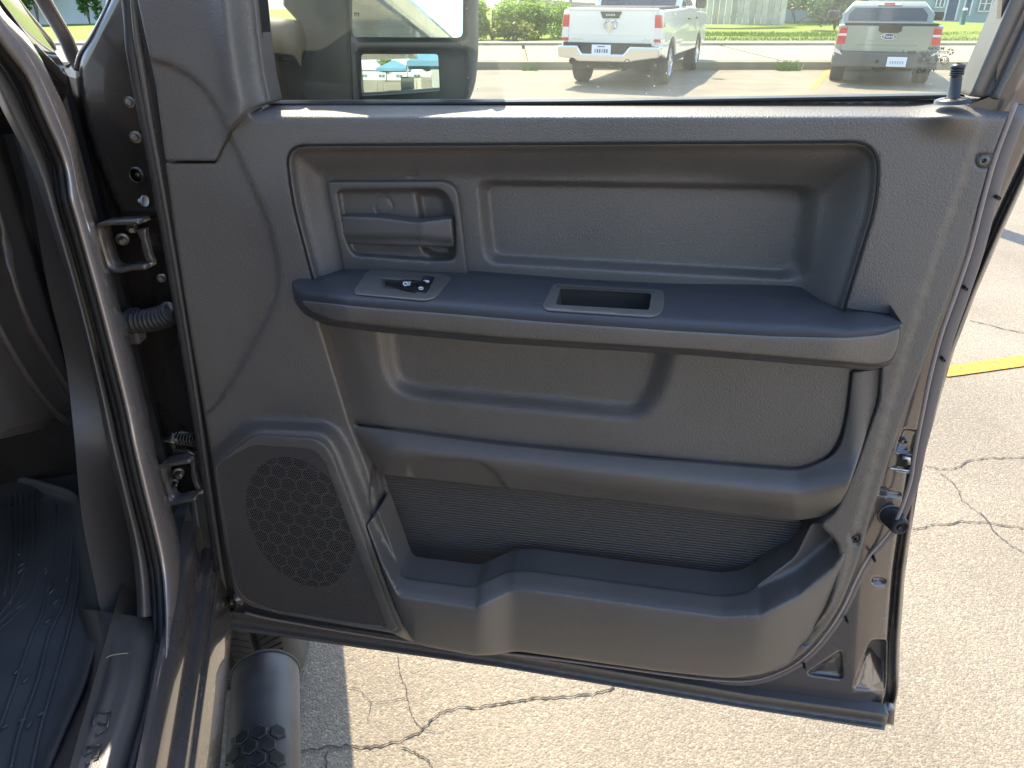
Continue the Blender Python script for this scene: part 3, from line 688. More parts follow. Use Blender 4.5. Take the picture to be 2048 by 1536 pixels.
# sill scuff plate: lies flat on the sill and rolls over its outer edge
SL = [(150,1215),(172,1290),(165,1370),(135,1440),(100,1510),(50,1600)]
SR = [(311,1238),(312,1280),(302,1350),(288,1420),(268,1490),(240,1590)]
LZ = level(.80)
ruled('sill_plate', SL, SR, LZ, lambda t, s: -.004-.030*max(0, (t-.72)/.28)**2+.003*math.exp(-((t-.40)/.04)**2)-.05*max(0, (.3-t)/.3)**1.5, M['matplastic'], n=16)
tube('sill_weatherstrip', P3(LZ, cr([(317,1230),(318,1280),(309,1350),(295,1420),(276,1490),(250,1590)], 6), -.032), .0062, M['rubber'], seg=10, **kt)
# raised lettering of the plate (only some strokes can be made out)
stk = [((193,1426),(221,1422)),((195,1446),(213,1444)),((189,1471),(211,1457)),((174,1494),(202,1489)),((167,1510),(187,1498)),((187,1516),(197,1511)),((170,1528),(179,1521)),
       ((193,1426),(186,1450)),((221,1423),(214,1455)),((202,1489),(194,1514)),((174,1494),(168,1512))]
addmesh('sill_lettering', *join([tube_v(P3(LZ, s_, -.001), .0013, 6) for s_ in stk]), M['matplastic'], smooth=True, **kt)
# rocker: painted step and outer panel seen below the sill
def RZ(r): return side(r)
RKL = [(330,1262),(338,1300),(336,1360),(326,1430),(312,1500),(302,1580)]
e1 = lambda f, r, z: T(f, r, z)
fs = np.linspace(-.2, 1.16, 30)
prof = [(-.285, .785), (-.268, .778), (-.262, .745), (-.262, .722), (-.250, .716), (-.246, .700), (-.240, .690), (-.236, .600), (-.246, .540), (-.27, .515)]
pr = cr(prof, 4); V = np.array([T(f, r, z) for f in fs for r, z in pr]); n = len(pr); F = [(i*n+j, i*n+j+1, (i+1)*n+j+1, (i+1)*n+j) for i in range(len(fs)-1) for j in range(n-1)]
addmesh('rocker_panel', V, F, M['paint_gloss'] if 'paint_gloss' in M else M['paint'], **kt)
# hinge pillar: the painted face the hinges are bolted to
hp_o = rp([(90,150,10),(120,158,10),(150,120,5),(190,60),(130,325),(200,603),(250,786),(300,971),(335,1073,20),(360,1140,20),(372,1300),(452,1262),(430,1100),(405,870),(370,650),(330,400),(300,150),(285,60)])
def w_hp(p):
    x, y = p[:, 0], p[:, 1]
    w = np.full(len(p), -.135)
    xr = np.interp(y, [-80, 150, 400, 650, 870, 1100, 1262], [285, 300, 330, 370, 405, 430, 452])
    return w
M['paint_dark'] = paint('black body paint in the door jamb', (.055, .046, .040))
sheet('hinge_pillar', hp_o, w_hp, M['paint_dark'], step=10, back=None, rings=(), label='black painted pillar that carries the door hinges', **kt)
# fender edge that shows above the hinges, with the gap to the windscreen pillar
fe_o = rp([(232,-70),(216,0,4),(180,74,10),(158,108,26),(150,140,20),(154,180,16),(168,245),(195,330),(240,440),(330,440),(300,200),(262,-70)])
sheet('fender_edge', fe_o, lambda p: -.115+.012*ss(sdf(p, fe_o), 0, 12), M['paint_dark'], step=9, back=.03, rings=(1.5, 4, 8), roll=(6, .008), **kt)
tube('fender_lip', dpath([(238,-70),(220,0),(184,73),(160,109),(151,140)], -.112), .003, M['paint'], seg=8, **kt)
tube('door_edge_seal', dpath([(236,-70),(257,0),(266,100),(284,200),(310,330),(335,470),(360,620),(385,770),(410,930),(430,1080),(448,1235)], -.030), .0085, M['rubber'], seg=12, **kt)
tube('door_edge_bead', dpath([(262,-60),(272,60),(288,160),(305,260),(330,400),(352,530),(378,690),(402,850),(424,1010),(446,1160),(458,1215)], -.022), .004, M['smooth'], seg=8, **kt)
# windscreen pillar crossing the top left corner
tube('windscreen_pillar', P3(side(-.45), cr([(40,-80),(92,10),(130,75),(152,125),(185,180)], 5), 0), .016, M['paint_dark'], seg=12, flat=.6, **kt)
tube('windscreen_trim', P3(side(-.42), cr([(-20,-60),(40,20),(92,82),(104,118),(100,146)], 5), 0), .012, M['paint'], seg=12, flat=.5, **kt)
tube('windscreen_trim', P3(side(-.40), cr([(-60,-60),(5,20),(60,90),(104,150),(150,225)], 5), 0), .008, M['smooth'], seg=10, flat=.7, **kt)
# pressed bosses and bolts on the pillar
def bolt(q, w, r=.006, m=None, hexs=6, axis=None, h=.006, name='bolt'):
    p = DOOR.at(np.array(q, float), w); a = DN+np.array([.5, 0, 0]) if axis is None else axis
    V, F = join([lathe_v(p, a, [(0, r*1.7), (.0015, r*1.7), (.002, r*1.2)], 18), lathe_v(p, a, [(.002, r), (.002+h, r), (.003+h, r*.8)], hexs)])
    return addmesh(name, V, F, m or M['metal'], smooth=False, **kt)
M['bolt'] = mat('dull plated bolt', (.17, .16, .15), .35, metal=.9, noise=(90, .2))
bolt((259,204), -.095, .0045, M['bolt']); bolt((271,274), -.095, .005, M['bolt']); bolt((133,180), -.14, .008, M['bolt']); bolt((323,556), -.08, .004, M['bolt'])
for q, r in (((275,350), .012),):
    V, F = lathe_v(DOOR.at(np.array(q, float), -.104), DN, [(0, r), (.004, r), (.006, r*.86), (.002, r*.7)], 28); addmesh('pressed_boss', V, F, M['paint_dark'], **kt)
V, F = lathe_v(DOOR.at(np.array([291., 402.]), -.07), -DU, [(0, .008), (.003, .008), (.0045, .0035), (.010, .003), (.012, .001)], 14)
addmesh('trim_clip', V, F, mat('white nylon clip', (.65, .66, .66), .4), **kt)
M['hinge'] = mat('painted hinge steel', (.24, .21, .19), .38, metal=.5, coat=.5, noise=(60, .25))
def hinge(pts, wb, wf_, name='door_hinge'):
    """C shaped strap: bent strip standing on edge, plus leaf plate and bolts"""
    q = rp(pts, 3); A = DOOR.at(q, wb); B = DOOR.at(q, wf_); n = len(q)//1
    return A, B
def strap(name, path, w0, w1, th, m):
    q = cr(path, 5); q = np.array(q); A, B = DOOR.at(q, w0), DOOR.at(q, w0)+DN*(w1-w0)
    V = A.tolist()+B.tolist(); n = len(q); F = [(i, i+1, n+i+1, n+i) for i in range(n-1)]
    o = addmesh(name, V, F, m, **kt); s = o.modifiers.new('thickness', 'SOLIDIFY'); s.thickness = th; s.offset = 0; return o
h1 = strap('door_hinge', [(300,435),(262,436),(236,438),(221,442),(219,456),(226,485),(235,515),(245,528),(262,531),(285,526),(312,524)], -.10, -.072, .006, M['hinge'])
h2 = strap('door_hinge', [(398,905),(372,910),(345,914),(338,920),(340,940),(347,968),(354,984),(366,989),(385,985),(408,980)], -.10, -.070, .006, M['hinge'])
def hinge_bits(h, q, plate):
    for a, r in q:
        p = DOOR.at(np.array(a, float), -.104); V, F = join([lathe_v(p, DN+np.array([.6, 0, 0]), [(0, r*1.5), (.004, r*1.5), (.005, r)], 18), lathe_v(p, DN+np.array([.6, 0, 0]), [(.005, r), (.016, r), (.018, r*.7)], 6)])
        addmesh('hinge_bolt', V, F, M['bolt'], h, truck, smooth=False)
    o = sheet('hinge_leaf', rp([(*a, 3) for a in plate], 4), -.078, M['hinge'], step=6, rings=(1,), back=.006, parent=h, thing=truck, roll=(3, .002))
hinge_bits(h1, (((245,478), .0065), ((264,455), .0055)), [(272,460),(292,456),(294,478),(303,512),(310,524),(292,522),(285,500),(282,480)])
hinge_bits(h2, (((357,944), .0065), ((350,962), .004)), [(378,912),(388,912),(390,940),(396,965),(404,978),(392,978),(384,960),(382,935)])
# rubber wiring boot with its bellows
bp = DOOR.at(np.array([(262., 644.), (282, 642), (300, 640), (318, 636), (334, 630), (345, 622)]), -.085)
bq = cr(bp, 10); rad = [.016+.0035*math.sin(i*1.25) for i in range(len(bq))]
tube('wiring_boot', bq, rad, M['rubber'], seg=18, **kt)
V, F = box_v((0, 0, 0), (.020, .03, .055)); ctr = DOOR.at(np.array([268., 652.]), -.095); o = addmesh('boot_connector', [ctr+v for v in V], F, M['smooth'], smooth=False, **kt); bevel(o, .004)
# door check spring
sp = []; a, b = DOOR.at(np.array([(355., 876.), (392., 880.)]), -.085)
for i in range(97):
    t = i/96; th = t*2*math.pi*6; sp.append(a+(b-a)*t+.011*(UZ*math.cos(th)+np.cross((b-a)/np.linalg.norm(b-a), UZ)*math.sin(th)))
tube('hinge_spring', sp, .0014, M['bolt'], seg=6, **kt)
V, F = join([tube_v(DOOR.at(np.array([(344., 868.), (345., 893.), (352., 905.)]), -.088), .004, 8), tube_v(DOOR.at(np.array([(330., 880.), (352., 884.)]), -.088), .006, 10), tube_v(DOOR.at(np.array([(350., 900.), (375., 902.), (392., 910.)]), -.080), .0035, 8)])
addmesh('check_link', V, F, M['bolt'], **kt)
tube('pillar_sealant', dpath([(382,990),(390,1040),(398,1090),(408,1140),(420,1180)], -.096), .006, M['dusty'], seg=8, **kt)
V, F = lathe_v(DOOR.at(np.array([470., 1200.]), -.012), DN, [(0, .016), (.003, .016), (.004, .006), (.007, .006)], 20); addmesh('corner_bracket', V, F, M['paint_dark'], parent=door, thing=truck)
# ------------------------------------------------------------------ foot well
fwf = side(-.50)
FW = Plane(TF*1.46, TF)
kp_o = rp([(-140,-100),(-10,-100),(60,100),(110,300),(190,640),(240,900),(285,1130),(290,1290),(160,1300),(-140,1300)])
sheet('kick_panel', kp_o, lambda p: -.05*ss(p[:, 0], 230, 100), M['matplastic'], plane=FW, step=20, rings=(), back=None, **kt)
V, F = prism_v([(.40, 1.25), (.50, 1.42), (1.30, 1.47), (1.44, 1.42), (1.44, .95), (1.30, .95), (1.15, 1.0), (1.0, 1.07), (.80, 1.12), (.45, 1.15)], -1.9, -.43, lambda u, v, a: T(u, a, v))
o = addmesh('dashboard', V, F, M['matplastic'], smooth=False, **kt); bevel(o, .03, 3)
kd = dict(parent=o, thing=truck)
for k, (pts, r) in enumerate((([(-20,380),(8,470),(22,540),(52,640),(95,720),(140,790)], .0080), ([(-30,590),(0,662),(52,752),(98,812),(134,846)], .0060))):
    tube('trim_rib', P3(side(-.43), cr(pts, 6), .002), r, M['matplastic'], flat=.7, seg=12, **kd)
tube('trim_seam', P3(side(-.43), cr([(5,210),(30,290),(51,380),(88,540),(122,690)], 4), .001), .0012, M['black'], seg=6, **kd)
# floor of the cab
quadf = [T(-.6, -.30, .745), T(1.3, -.30, .745), T(1.6, -.30, .80), T(1.6, -1.4, .80), T(1.3, -1.4, .745), T(-.6, -1.4, .745)]
addmesh('cab_floor', quadf, [(0, 1, 4, 5), (1, 2, 3, 4)], M['carpet'], smooth=False, **kt)
addmesh('firewall', [T(1.53, -.30, .7), T(1.53, -1.5, .7), T(1.53, -1.5, 1.25), T(1.53, -.30, 1.25)], [(0, 1, 2, 3)], M['carpet'], smooth=False, **kt)
addmesh('inner_sill', [T(-.6, -.35, .81), T(1.1, -.35, .81), T(1.1, -.31, .70), T(-.6, -.31, .70)], [(0, 1, 2, 3)], M['matplastic'], smooth=False, **kt)
# rest of the cab and nose, so that it shades and mirrors as a truck would
body = [(-1.9, .55), (-1.9, 1.98), (-.1, 2.0), (.45, 1.93), (1.12, 1.50), (2.45, 1.42), (2.55, 1.2), (2.55, .75), (2.2, .75)]
V, F = prism_v([(1.40, .62), (1.40, 1.24), (2.50, 1.20), (2.60, 1.1), (2.60, .75), (2.22, .75), (2.16, .95), (2.02, 1.12), (1.80, 1.18), (1.58, 1.12), (1.46, .95), (1.42, .62)], -2.2, -.15, lambda u, v, a: T(u, a, v))
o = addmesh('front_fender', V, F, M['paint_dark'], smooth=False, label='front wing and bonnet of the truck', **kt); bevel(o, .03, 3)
V, F = prism_v([(-2.2, 1.93), (.5, 1.93), (.45, 1.98), (-.1, 2.02), (-2.0, 2.02), (-2.2, 1.98)], -1.95, -.33, lambda u, v, a: T(u, a, v))
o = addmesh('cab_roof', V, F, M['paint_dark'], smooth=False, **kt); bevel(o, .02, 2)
tube('roof_pillar', [T(.28, -.42, 1.96), T(.75, -.36, 1.74), T(1.12, -.31, 1.50)], .028, M['paint_dark'], seg=12, **kt)
V, F = prism_v([(-2.2, .62), (-2.2, 1.5), (-1.05, 1.5), (-1.0, .62)], -.5, -.26, lambda u, v, a: T(u, a, v))
o = addmesh('rear_door', V, F, M['paint_dark'], smooth=False, **kt); bevel(o, .02, 2)
V, F = prism_v([(-2.2, .62), (-2.2, 1.95), (.9, 1.3), (1.2, .62)], -2.0, -1.97, lambda u, v, a: T(u, a, v))
addmesh('far_side', V, F, M['matplastic'], smooth=False, **kt)
V, F = prism_v([(1.24, .72), (1.24, 1.52), (1.36, 1.50), (1.36, .72)], -.42, -.316, lambda u, v, a: T(u, a, v))
o = addmesh('pillar_sun_block', V, F, M['black'], smooth=False, **kt); bevel(o, .02, 2)  # unseen block added inside the pillar to keep sun off the sill
tube('pillar_sun_block', [T(.28, -.40, 1.96), T(.75, -.36, 1.76), T(1.15, -.36, 1.50)], .07, M['paint_dark'], seg=12, **kt)  # thick tube added along the pillar to stop sunlight leaking into the cab
# ------------------------------------------------------------------ running board
rc, rz_, rr_ = -.208, .382, .065
ths = np.linspace(-.35*math.pi, 1.25*math.pi, 28)
V = []; F = []; fl = list(np.linspace(-1.6, 1.155, 14))+[1.163, 1.168]; sc_ = [1]*14+[.985, .95]
for f, k in zip(fl, sc_):
    for th in ths: V.append(T(f, rc+rr_*k*math.cos(th), rz_+rr_*k*math.sin(th)))
n = len(ths)
for i in range(len(fl)-1):
    for j in range(n-1): F.append((i*n+j, i*n+j+1, (i+1)*n+j+1, (i+1)*n+j))
F.append(tuple((len(fl)-1)*n+j for j in range(n)))
M['board'] = mat('scuffed black powder coated step', (.075, .073, .076), .52, spec=.5, noise=(14, .35), bump=('noise', 500, .12, .0004))
rb = addmesh('running_board', V, F, M['board'], label='black tubular running board with a hexagon tread pad', **kt)
kr = dict(parent=rb, thing=truck)
tube('end_trim', [T(1.162, rc+rr_*1.01*math.cos(t), rz_+rr_*1.01*math.sin(t)) for t in ths], .0025, M['dusty'], seg=8, **kr)
PADZ = rz_+rr_+.003; PZ = level(PADZ)
pad_px = rp([(456,1640,4),(456,1478,12),(505,1461,20),(556,1451,10),(575,1460,8),(582,1480,6),(582,1640,4)], 5)
def w_padz(p):
    P = PZ.at(p); r = P@TR; return -np.clip(((r-rc)/rr_)**2, 0, .9)*.030
sheet('step_pad', pad_px, lambda p: w_padz(p)+.001, M['board'], plane=PZ, step=6, rings=(1.2,), back=.006, roll=(4, .003), **kr)
M['hex'] = mat('black tread rubber', (.022, .022, .024), .55, noise=(70, .3), bump=('noise', 300, .3, .001))
# hexagons on the pad: a true lattice in the truck's own axes
c0 = PZ.at(np.array([500., 1497.])); f0, r0 = c0@TF, c0@TR; pit = .0300
hexme = None
hv = [(.0162*math.cos(R(60*k+30)), .0162*math.sin(R(60*k+30))) for k in range(6)]
for i in range(-3, 5):
    for j in range(-10, 3):
        rr0 = r0+pit*(i+.5*(j & 1)); ff = f0+pit*.90*j
        if rr0 < rc-.052 or rr0 > rc+.040: continue
        wp = T(ff, rr0, PADZ); v = wp-CAM; pc = (1024+FPX*v[0]/(v[1]*CP-v[2]*SP), 768-FPX*(v[1]*SP+v[2]*CP)/(v[1]*CP-v[2]*SP))
        if sdf(np.array([pc]), pad_px)[0] < 5: continue
        V = []
        for dz, s in ((-.002, 1.), (.0035, 1.), (.005, .86)):
            for a, b_ in hv:
                r_ = rr0+a*s*.88; V.append(T(ff+b_*s*.96, r_, PADZ+.001+dz-min(.9, ((r_-rc)/rr_)**2)*.030))
        F = [tuple(range(12, 18))]+[(k*6+q, k*6+(q+1) % 6, k*6+6+(q+1) % 6, k*6+6+q) for k in (0, 1) for q in range(6)]
        addmesh('tread_block', V, F, M['hex'], smooth=False, **kr)
V, F = box_v((0, 0, 0), (.05, .30, .10)); rot = np.stack([TR, TF, UZ], 1)
addmesh('board_bracket', [T(.62, -.268, .40)+rot@v for v in V], F, M['board'], smooth=False, **kr)
# ------------------------------------------------------------------ front wheel
def tyre_v(c, ax, Rt, W_, rim, seg=96):
    pf = [(-W_*.42, rim), (-W_*.5, rim+.35*(Rt-rim)), (-W_*.5, Rt*.90), (-W_*.46, Rt*.965), (-W_*.40, Rt)]
    for g in (-.22, -.02, .20): pf += [(W_*(g-.03), Rt*1.003), (W_*(g-.028), Rt*.972), (W_*(g+.028), Rt*.972), (W_*(g+.03), Rt*1.003)]
    pf += [(W_*.40, Rt), (W_*.46, Rt*.965), (W_*.5, Rt*.90), (W_*.5, rim+.35*(Rt-rim)), (W_*.42, rim)]
    return lathe_v(c, ax, pf, seg)
def tread_mat():
    m = mat('dusty tyre rubber', (.042, .038, .033), .85); n = m.node_tree.nodes; l = m.node_tree.links; b = n['Principled BSDF']
    return m
M['tyre'] = tread_mat()
wheel = addmesh('front_wheel', *lathe_v(T(1.68, -.30, .41), TR, [(-.10, .05), (-.10, .22), (.02, .225), (.11, .22), (.118, .20), (.05, .17), (.05, .05)], 32), M['bolt'], **kt)
cw, Rt, Wt = T(1.68, -.29, .41), .41, .27
addmesh('tyre', *tyre_v(cw, TR, Rt, Wt, .225), M['tyre'], parent=wheel, thing=truck)
tube('flare_shadow_caster', [T(1.66-.50*math.cos(a), -.125, .43+.50*math.sin(a)) for a in np.linspace(.16, math.pi-.3, 24)], .055, M['black'], seg=12, flat=.8, **kt)  # hidden arch added to widen the truck's shadow beside the step
# sipes: slanted cuts standing as dark rubber slits between tread lugs
sl = []
for k in range(120):
    th = 2*math.pi*k/120
    for g0, g1, sg in ((-.40, -.26, .5), (-.18, -.06, -.5), (.02, .16, .5), (.24, .40, -.5)):
        th0 = th+(.013 if g0 > -.1 else 0); q = []
        for t in (0, .5, 1):
            a = th0+sg*.10*(t-.5); rr0 = Rt*1.0035; q.append(cw+TR*Wt*(g0+(g1-g0)*t)+rr0*(TF*math.cos(a)+UZ*math.sin(a)))
        sl.append(tube_v(q, .0022, 4))
addmesh('tread_sipes', *join(sl), M['black'], parent=wheel, thing=truck, smooth=False, kind='stuff')
# ------------------------------------------------------------------ floor mat, resting in the foot well
fm = Thing('floor_mat', 'black ribbed rubber floor mat lying in the foot well of the open truck', 'floor mat', T(.45, -.6, .75))
MZ = level(.752)
mat_o = rp([(-60,965,10),(0,948,20),(60,955,20),(160,985,30),(178,1110,30),(198,1205,20),(196,1275,20),(168,1372,20),(122,1475,20),(70,1600),(-60,1600)])
def w_fm(p):
    s = sdf(p, mat_o); x, y = p[:, 0], p[:, 1]
    return .002+.022*(1-ss(s, 0, 26))+.003*np.sin(x*.02+y*.011)
fmo = sheet('mat_body', mat_o, w_fm, M['matrubber'], plane=MZ, step=12, rings=(3, 7, 12, 18, 26), back=.004, thing=fm)
gr = [[(18,958),(20,1100),(8,1190)],[(30,968),(32,1100),(20,1210)],[(42,975),(40,1095),(36,1108),(30,1095)],[(52,985),(52,1110),(38,1170),(0,1230)],[(66,978),(66,1120),(48,1190),(-10,1255)],[(74,985),(76,1130),(54,1205),(-20,1275)]]
for q in gr: tube('drain_rib', P3(MZ, cr(q, 8), .004), .0022, M['matrubber'], seg=6, flat=.8, thing=fm)
gl_ = [[(112,1010),(104,1120),(84,1220),(62,1270),(30,1370),(-10,1480)],[(150,1020),(142,1110),(128,1200),(100,1270),(76,1360),(40,1460),(20,1536)],[(160,1090),(152,1180),(138,1260),(112,1350),(82,1460),(60,1560)]]
for q in gl_: tube('tread_rib', P3(MZ, cr([(x+random.Random(int(x)).uniform(-2, 2), y) for x, y in q], 8), .004), .0026, M['matrubber'], seg=6, thing=fm)
chv = []
rr3 = random.Random(3)
for k in range(26):
    x, y = rr3.uniform(-10, 150), rr3.uniform(1120, 1540)
    if x > 165-(y-1100)*.22: continue
    a = MZ.at(np.array([(x, y), (x+rr3.uniform(8, 18), y-rr3.uniform(6, 16))]), .005); chv.append(tube_v(a, .0022, 5))
addmesh('tread_mark', *join(chv), M['matrubber'], thing=fm, smooth=True, kind='stuff')
# loose straw on the sill
tube_o = tube('straw', P3(LZ, cr([(212,1316),(222,1311),(238,1308),(256,1306)], 5), .002), .0006, mat('dry straw', (.45, .40, .28), .8), seg=5)
tag(tube_o, 'short pale straw lying on the black door sill plate', 'straw')
# ------------------------------------------------------------------ folded towing mirror outside the glass
mk = dict(thing=truck)
MW = -.115
def tilt_plane(c, up, yaw):
    n = DN*math.cos(up)*math.cos(yaw)+UZ*math.sin(up)+DU*math.sin(yaw)*math.cos(up); return Plane(c, n)
MPL = tilt_plane(DOOR.at(np.array([800., 100.]), MW), 0, R(14))
mh_o = rp([(690,-110,10),(700,60),(708,215,40),(735,262,40),(880,262,60),(925,228,50),(951,175,40),(957,100),(957,-110)])
gu = rp([(704,-100,14),(705,74,12),(925,75,12),(927,-100,14)])
gl2 = rp([(722,108,8),(722,170),(732,250,8),(872,250,10),(880,190,20),(876,108,6)])
gl2o = rp([(712,98,14),(714,170),(724,258,10),(900,258,30),(934,200,20),(935,98,14)])
guo = rp([(696,-110,14),(697,84,18),(934,84,18),(936,-110,14)])
def w_mh(p): return -.012*ss(sdf(p, guo), -1, 4)-.014*ss(sdf(p, gl2o), -1, 4)
mir = sheet('side_mirror', mh_o, w_mh, M['dusty'], plane=MPL, step=9, back=.09, rings=(1.5, 4, 8, 13), roll=(16, .03), feats=[(guo, (-2, 1, 4)), (gl2o, (-2, 1, 4))], label='large black towing mirror folded against the outside of the door glass', **mk)
km = dict(parent=mir, thing=truck)
M['mirror'] = mat('mirror glass', (.80, .88, .84), .015, metal=1.)
# flat upper glass, tilted a little skyward
uc = MPL.at(np.array([815., -10.]), -.004)
UP = tilt_plane(uc, R(6), R(15.5))
um = sheet('upper_mirror_glass', gu, 0., M['mirror'], plane=UP, step=60, rings=(2,), back=.004, label='flat upper mirror glass showing sky and a blue canopy', **km); um.data.polygons.foreach_set('use_smooth', [False]*len(um.data.polygons))
# convex lower glass: a true spherical cap
LPc = MPL.at(np.array([795., 160.]), -.006); LP = tilt_plane(LPc, R(2), R(14)); RC = .42
def w_cap(p):
    q = LP.at(p); d = np.linalg.norm(q-LPc, axis=1); return np.sqrt(RC*RC-np.clip(d, 0, .2)**2)-RC
sheet('lower_mirror_glass', gl2, w_cap, M['mirror'], plane=LP, step=5, rings=(1,), back=None, label='convex lower mirror glass', **km)
tube('mirror_arm', [DOOR.at(np.array(q, float), -.11) for q in ((470,82),(520,79),(560,80),(596,82))], [.026, .026, .026, .025], M['dusty'], seg=20, parent=mir, thing=truck)
arm_b = rp([(560,-110),(590,20,10),(597,55,4),(640,62,10),(660,66,6),(700,80),(704,222,4),(540,232,4),(525,150,10),(526,112,6),(600,104,8),(598,60,6),(576,-20)])
sheet('mirror_base', rp([(576,-110),(566,10),(602,50,8),(600,108,10),(524,112,6),(520,240,4),(712,250,4),(700,-110)]), lambda p: -.150+.02*ss(p[:, 0], 600, 700), M['dusty'], step=16, back=.05, rings=(2, 5), roll=(8, .01), parent=mir, thing=truck)
# heater symbol etched in the upper glass
V, F = join([tube_v(P3(UP, [(797-88+dx, 27), (797-88+dx, 33)], .0008), .0004, 4) for dx in (0, 4, 8)]+[tube_v(P3(UP, [(708, 26), (718, 26), (718, 30)], .0008), .0004, 4)])
addmesh('heater_symbol', V, F, M['black'], **km)
# ------------------------------------------------------------------ etched maker's mark on the glass, read from outside
GP = Plane(DOOR.P+DN*(WG-.0015), DN)
def etched(txt, px, py, hpx, rot=0.):
    c = GP.at(np.array([px, py], float)); s = np.linalg.norm(GP.at(np.array([px, py+hpx], float))-c)
    V, F = text_mesh(txt, s*1.35, 0., .03); return [tuple(c-DU*x*1.12+UZ*y-DN*0) for x, y, z in V], F
M['etch'] = mat('etched mark', (.008, .008, .010), .7)
rows = [('MOPAR', 1872, 97, 6.5), ('DOT 562  VITRO  M205   T', 1848, 104.5, 5), ('AS2  20  XII', 1862, 111.5, 4.8), ('43R - 00102', 1860, 120, 6.5), ('001095', 1862, 128, 4.2), ('VITRO', 1852, 139, 9)]
parts_ = [etched(*r_) for r_ in rows]
def flat(pts): P = P3(GP, pts); return P.tolist(), [tuple(range(len(P)))]
pc = (1901, 103.5)
pent = [(pc[0]+8.6*math.sin(R(72*k+8)), pc[1]-8.2*math.cos(R(72*k+8))) for k in range(5)]
# pentagon badge with a star left clear in it: five wedges between the star's arms
for k in range(5):
    a0, a1 = R(72*k+8), R(72*k+80); am = (a0+a1)/2
    pt = lambda r_, a: (pc[0]+r_*math.sin(a), pc[1]-r_*math.cos(a)*.96)
    parts_.append(flat([pt(7.9, a0+.10), pt(7.6*math.cos(R(36))/math.cos(R(36)), a1-.10), pt(2.4, am)]))
ring = [(1889+8.6*math.cos(t), 120.5+8.2*math.sin(t)) for t in np.linspace(0, 2*math.pi, 25)]
parts_.append(tube_v(P3(GP, ring), .00045, 4)); parts_.append(etched('E11', 1889, 120.5, 6))
addmesh('glass_marking', *join(parts_), M['etch'], smooth=False, parent=door, thing=truck, label='small dark maker mark with a five pointed star in a pentagon etched in the corner of the glass')
# ------------------------------------------------------------------ ground
def asphalt():
    m = bpy.data.materials.new('sun bleached chip seal asphalt'); m.use_nodes = True; n = m.node_tree.nodes; l = m.node_tree.links; b = n['Principled BSDF']
    b.inputs['Roughness'].default_value = .8; b.inputs['Specular IOR Level'].default_value = .3
    tc = n.new('ShaderNodeTexCoord')
    v1 = n.new('ShaderNodeTexVoronoi'); v1.inputs['Scale'].default_value = 185; v1.inputs['Randomness'].default_value = 1; l.new(tc.outputs['Object'], v1.inputs[0])
    sp = n.new('ShaderNodeSeparateColor'); l.new(v1.outputs['Color'], sp.inputs[0])
    n1 = n.new('ShaderNodeTexNoise'); n1.inputs['Scale'].default_value = 1.3; n1.inputs['Detail'].default_value = 8; l.new(tc.outputs['Object'], n1.inputs[0])
    cr_ = n.new('ShaderNodeValToRGB'); e = cr_.color_ramp.elements
    e[0].position = 0; e[0].color = (.170, .147, .112, 1); e[1].position = 1; e[1].color = (.34, .285, .200, 1)
    k = e.new(.25); k.color = (.208, .178, .132, 1); k = e.new(.8); k.color = (.245, .208, .152, 1)
    l.new(sp.outputs[0], cr_.inputs[0])
    r = n.new('ShaderNodeMapRange'); r.inputs[1].default_value = .3; r.inputs[2].default_value = .7; r.inputs[3].default_value = .82; r.inputs[4].default_value = 1.12; l.new(n1.outputs[0], r.inputs[0])
    mx = n.new('ShaderNodeVectorMath'); mx.operation = 'SCALE'; l.new(cr_.outputs[0], mx.inputs[0]); l.new(r.outputs[0], mx.inputs[3])
    l.new(mx.outputs[0], b.inputs['Base Color'])
    n2 = n.new('ShaderNodeTexNoise'); n2.inputs['Scale'].default_value = 55; n2.inputs['Detail'].default_value = 3; l.new(tc.outputs['Object'], n2.inputs[0])
    ad = n.new('ShaderNodeMath'); ad.operation = 'MULTIPLY_ADD'; ad.inputs[1].default_value = -1.0; l.new(v1.outputs['Distance'], ad.inputs[0]); l.new(n2.outputs[0], ad.inputs[2])
    bp = n.new('ShaderNodeBump'); bp.inputs['Strength'].default_value = .5; bp.inputs['Distance'].default_value = .006; l.new(ad.outputs[0], bp.inputs['Height']); l.new(bp.outputs[0], b.inputs['Normal'])
    return m
M['asphalt'] = asphalt()
def quad(name, x0, y0, x1, y1, z, m, kind='structure'):
    return addmesh(name, [(x0, y0, z), (x1, y0, z), (x1, y1, z), (x0, y1, z)], [(0, 1, 2, 3)], m, smooth=False, kind=kind)
quad('ground', -300, -300, 300, 300, 0, M['asphalt'])
M['yellow'] = mat('worn yellow road paint', (.42, .22, .02), .75, noise=(60, .35), bump=('noise', 150, .6, .004))
G0 = level(.004)
M['crack'] = mat('asphalt crack', (.05, .042, .035), .9, noise=(80, .3))
def ribbon(name, pts, wd, m, jit=0, pl=None, z=.004):
    pl = pl or level(z); q = cr(pts, 10); P = pl.at(q)[:, :2]; n = len(P); V = []; F = []; rr = random.Random(len(pts)*31+int(pts[0][0]))
    off = 0
    for i in range(n):
        t = P[min(n-1, i+1)]-P[max(0, i-1)]; t /= np.linalg.norm(t); nn = np.array([-t[1], t[0]])
        off = off*.5+rr.uniform(-jit, jit); w = wd*(1+rr.uniform(-.6, .6)*(jit > 0)); c = P[i]+nn*off
        V += [(*(c+nn*w), z), (*(c-nn*w), z)]
    for i in range(n-1): F.append((2*i, 2*i+1, 2*i+3, 2*i+2))
    return V, F
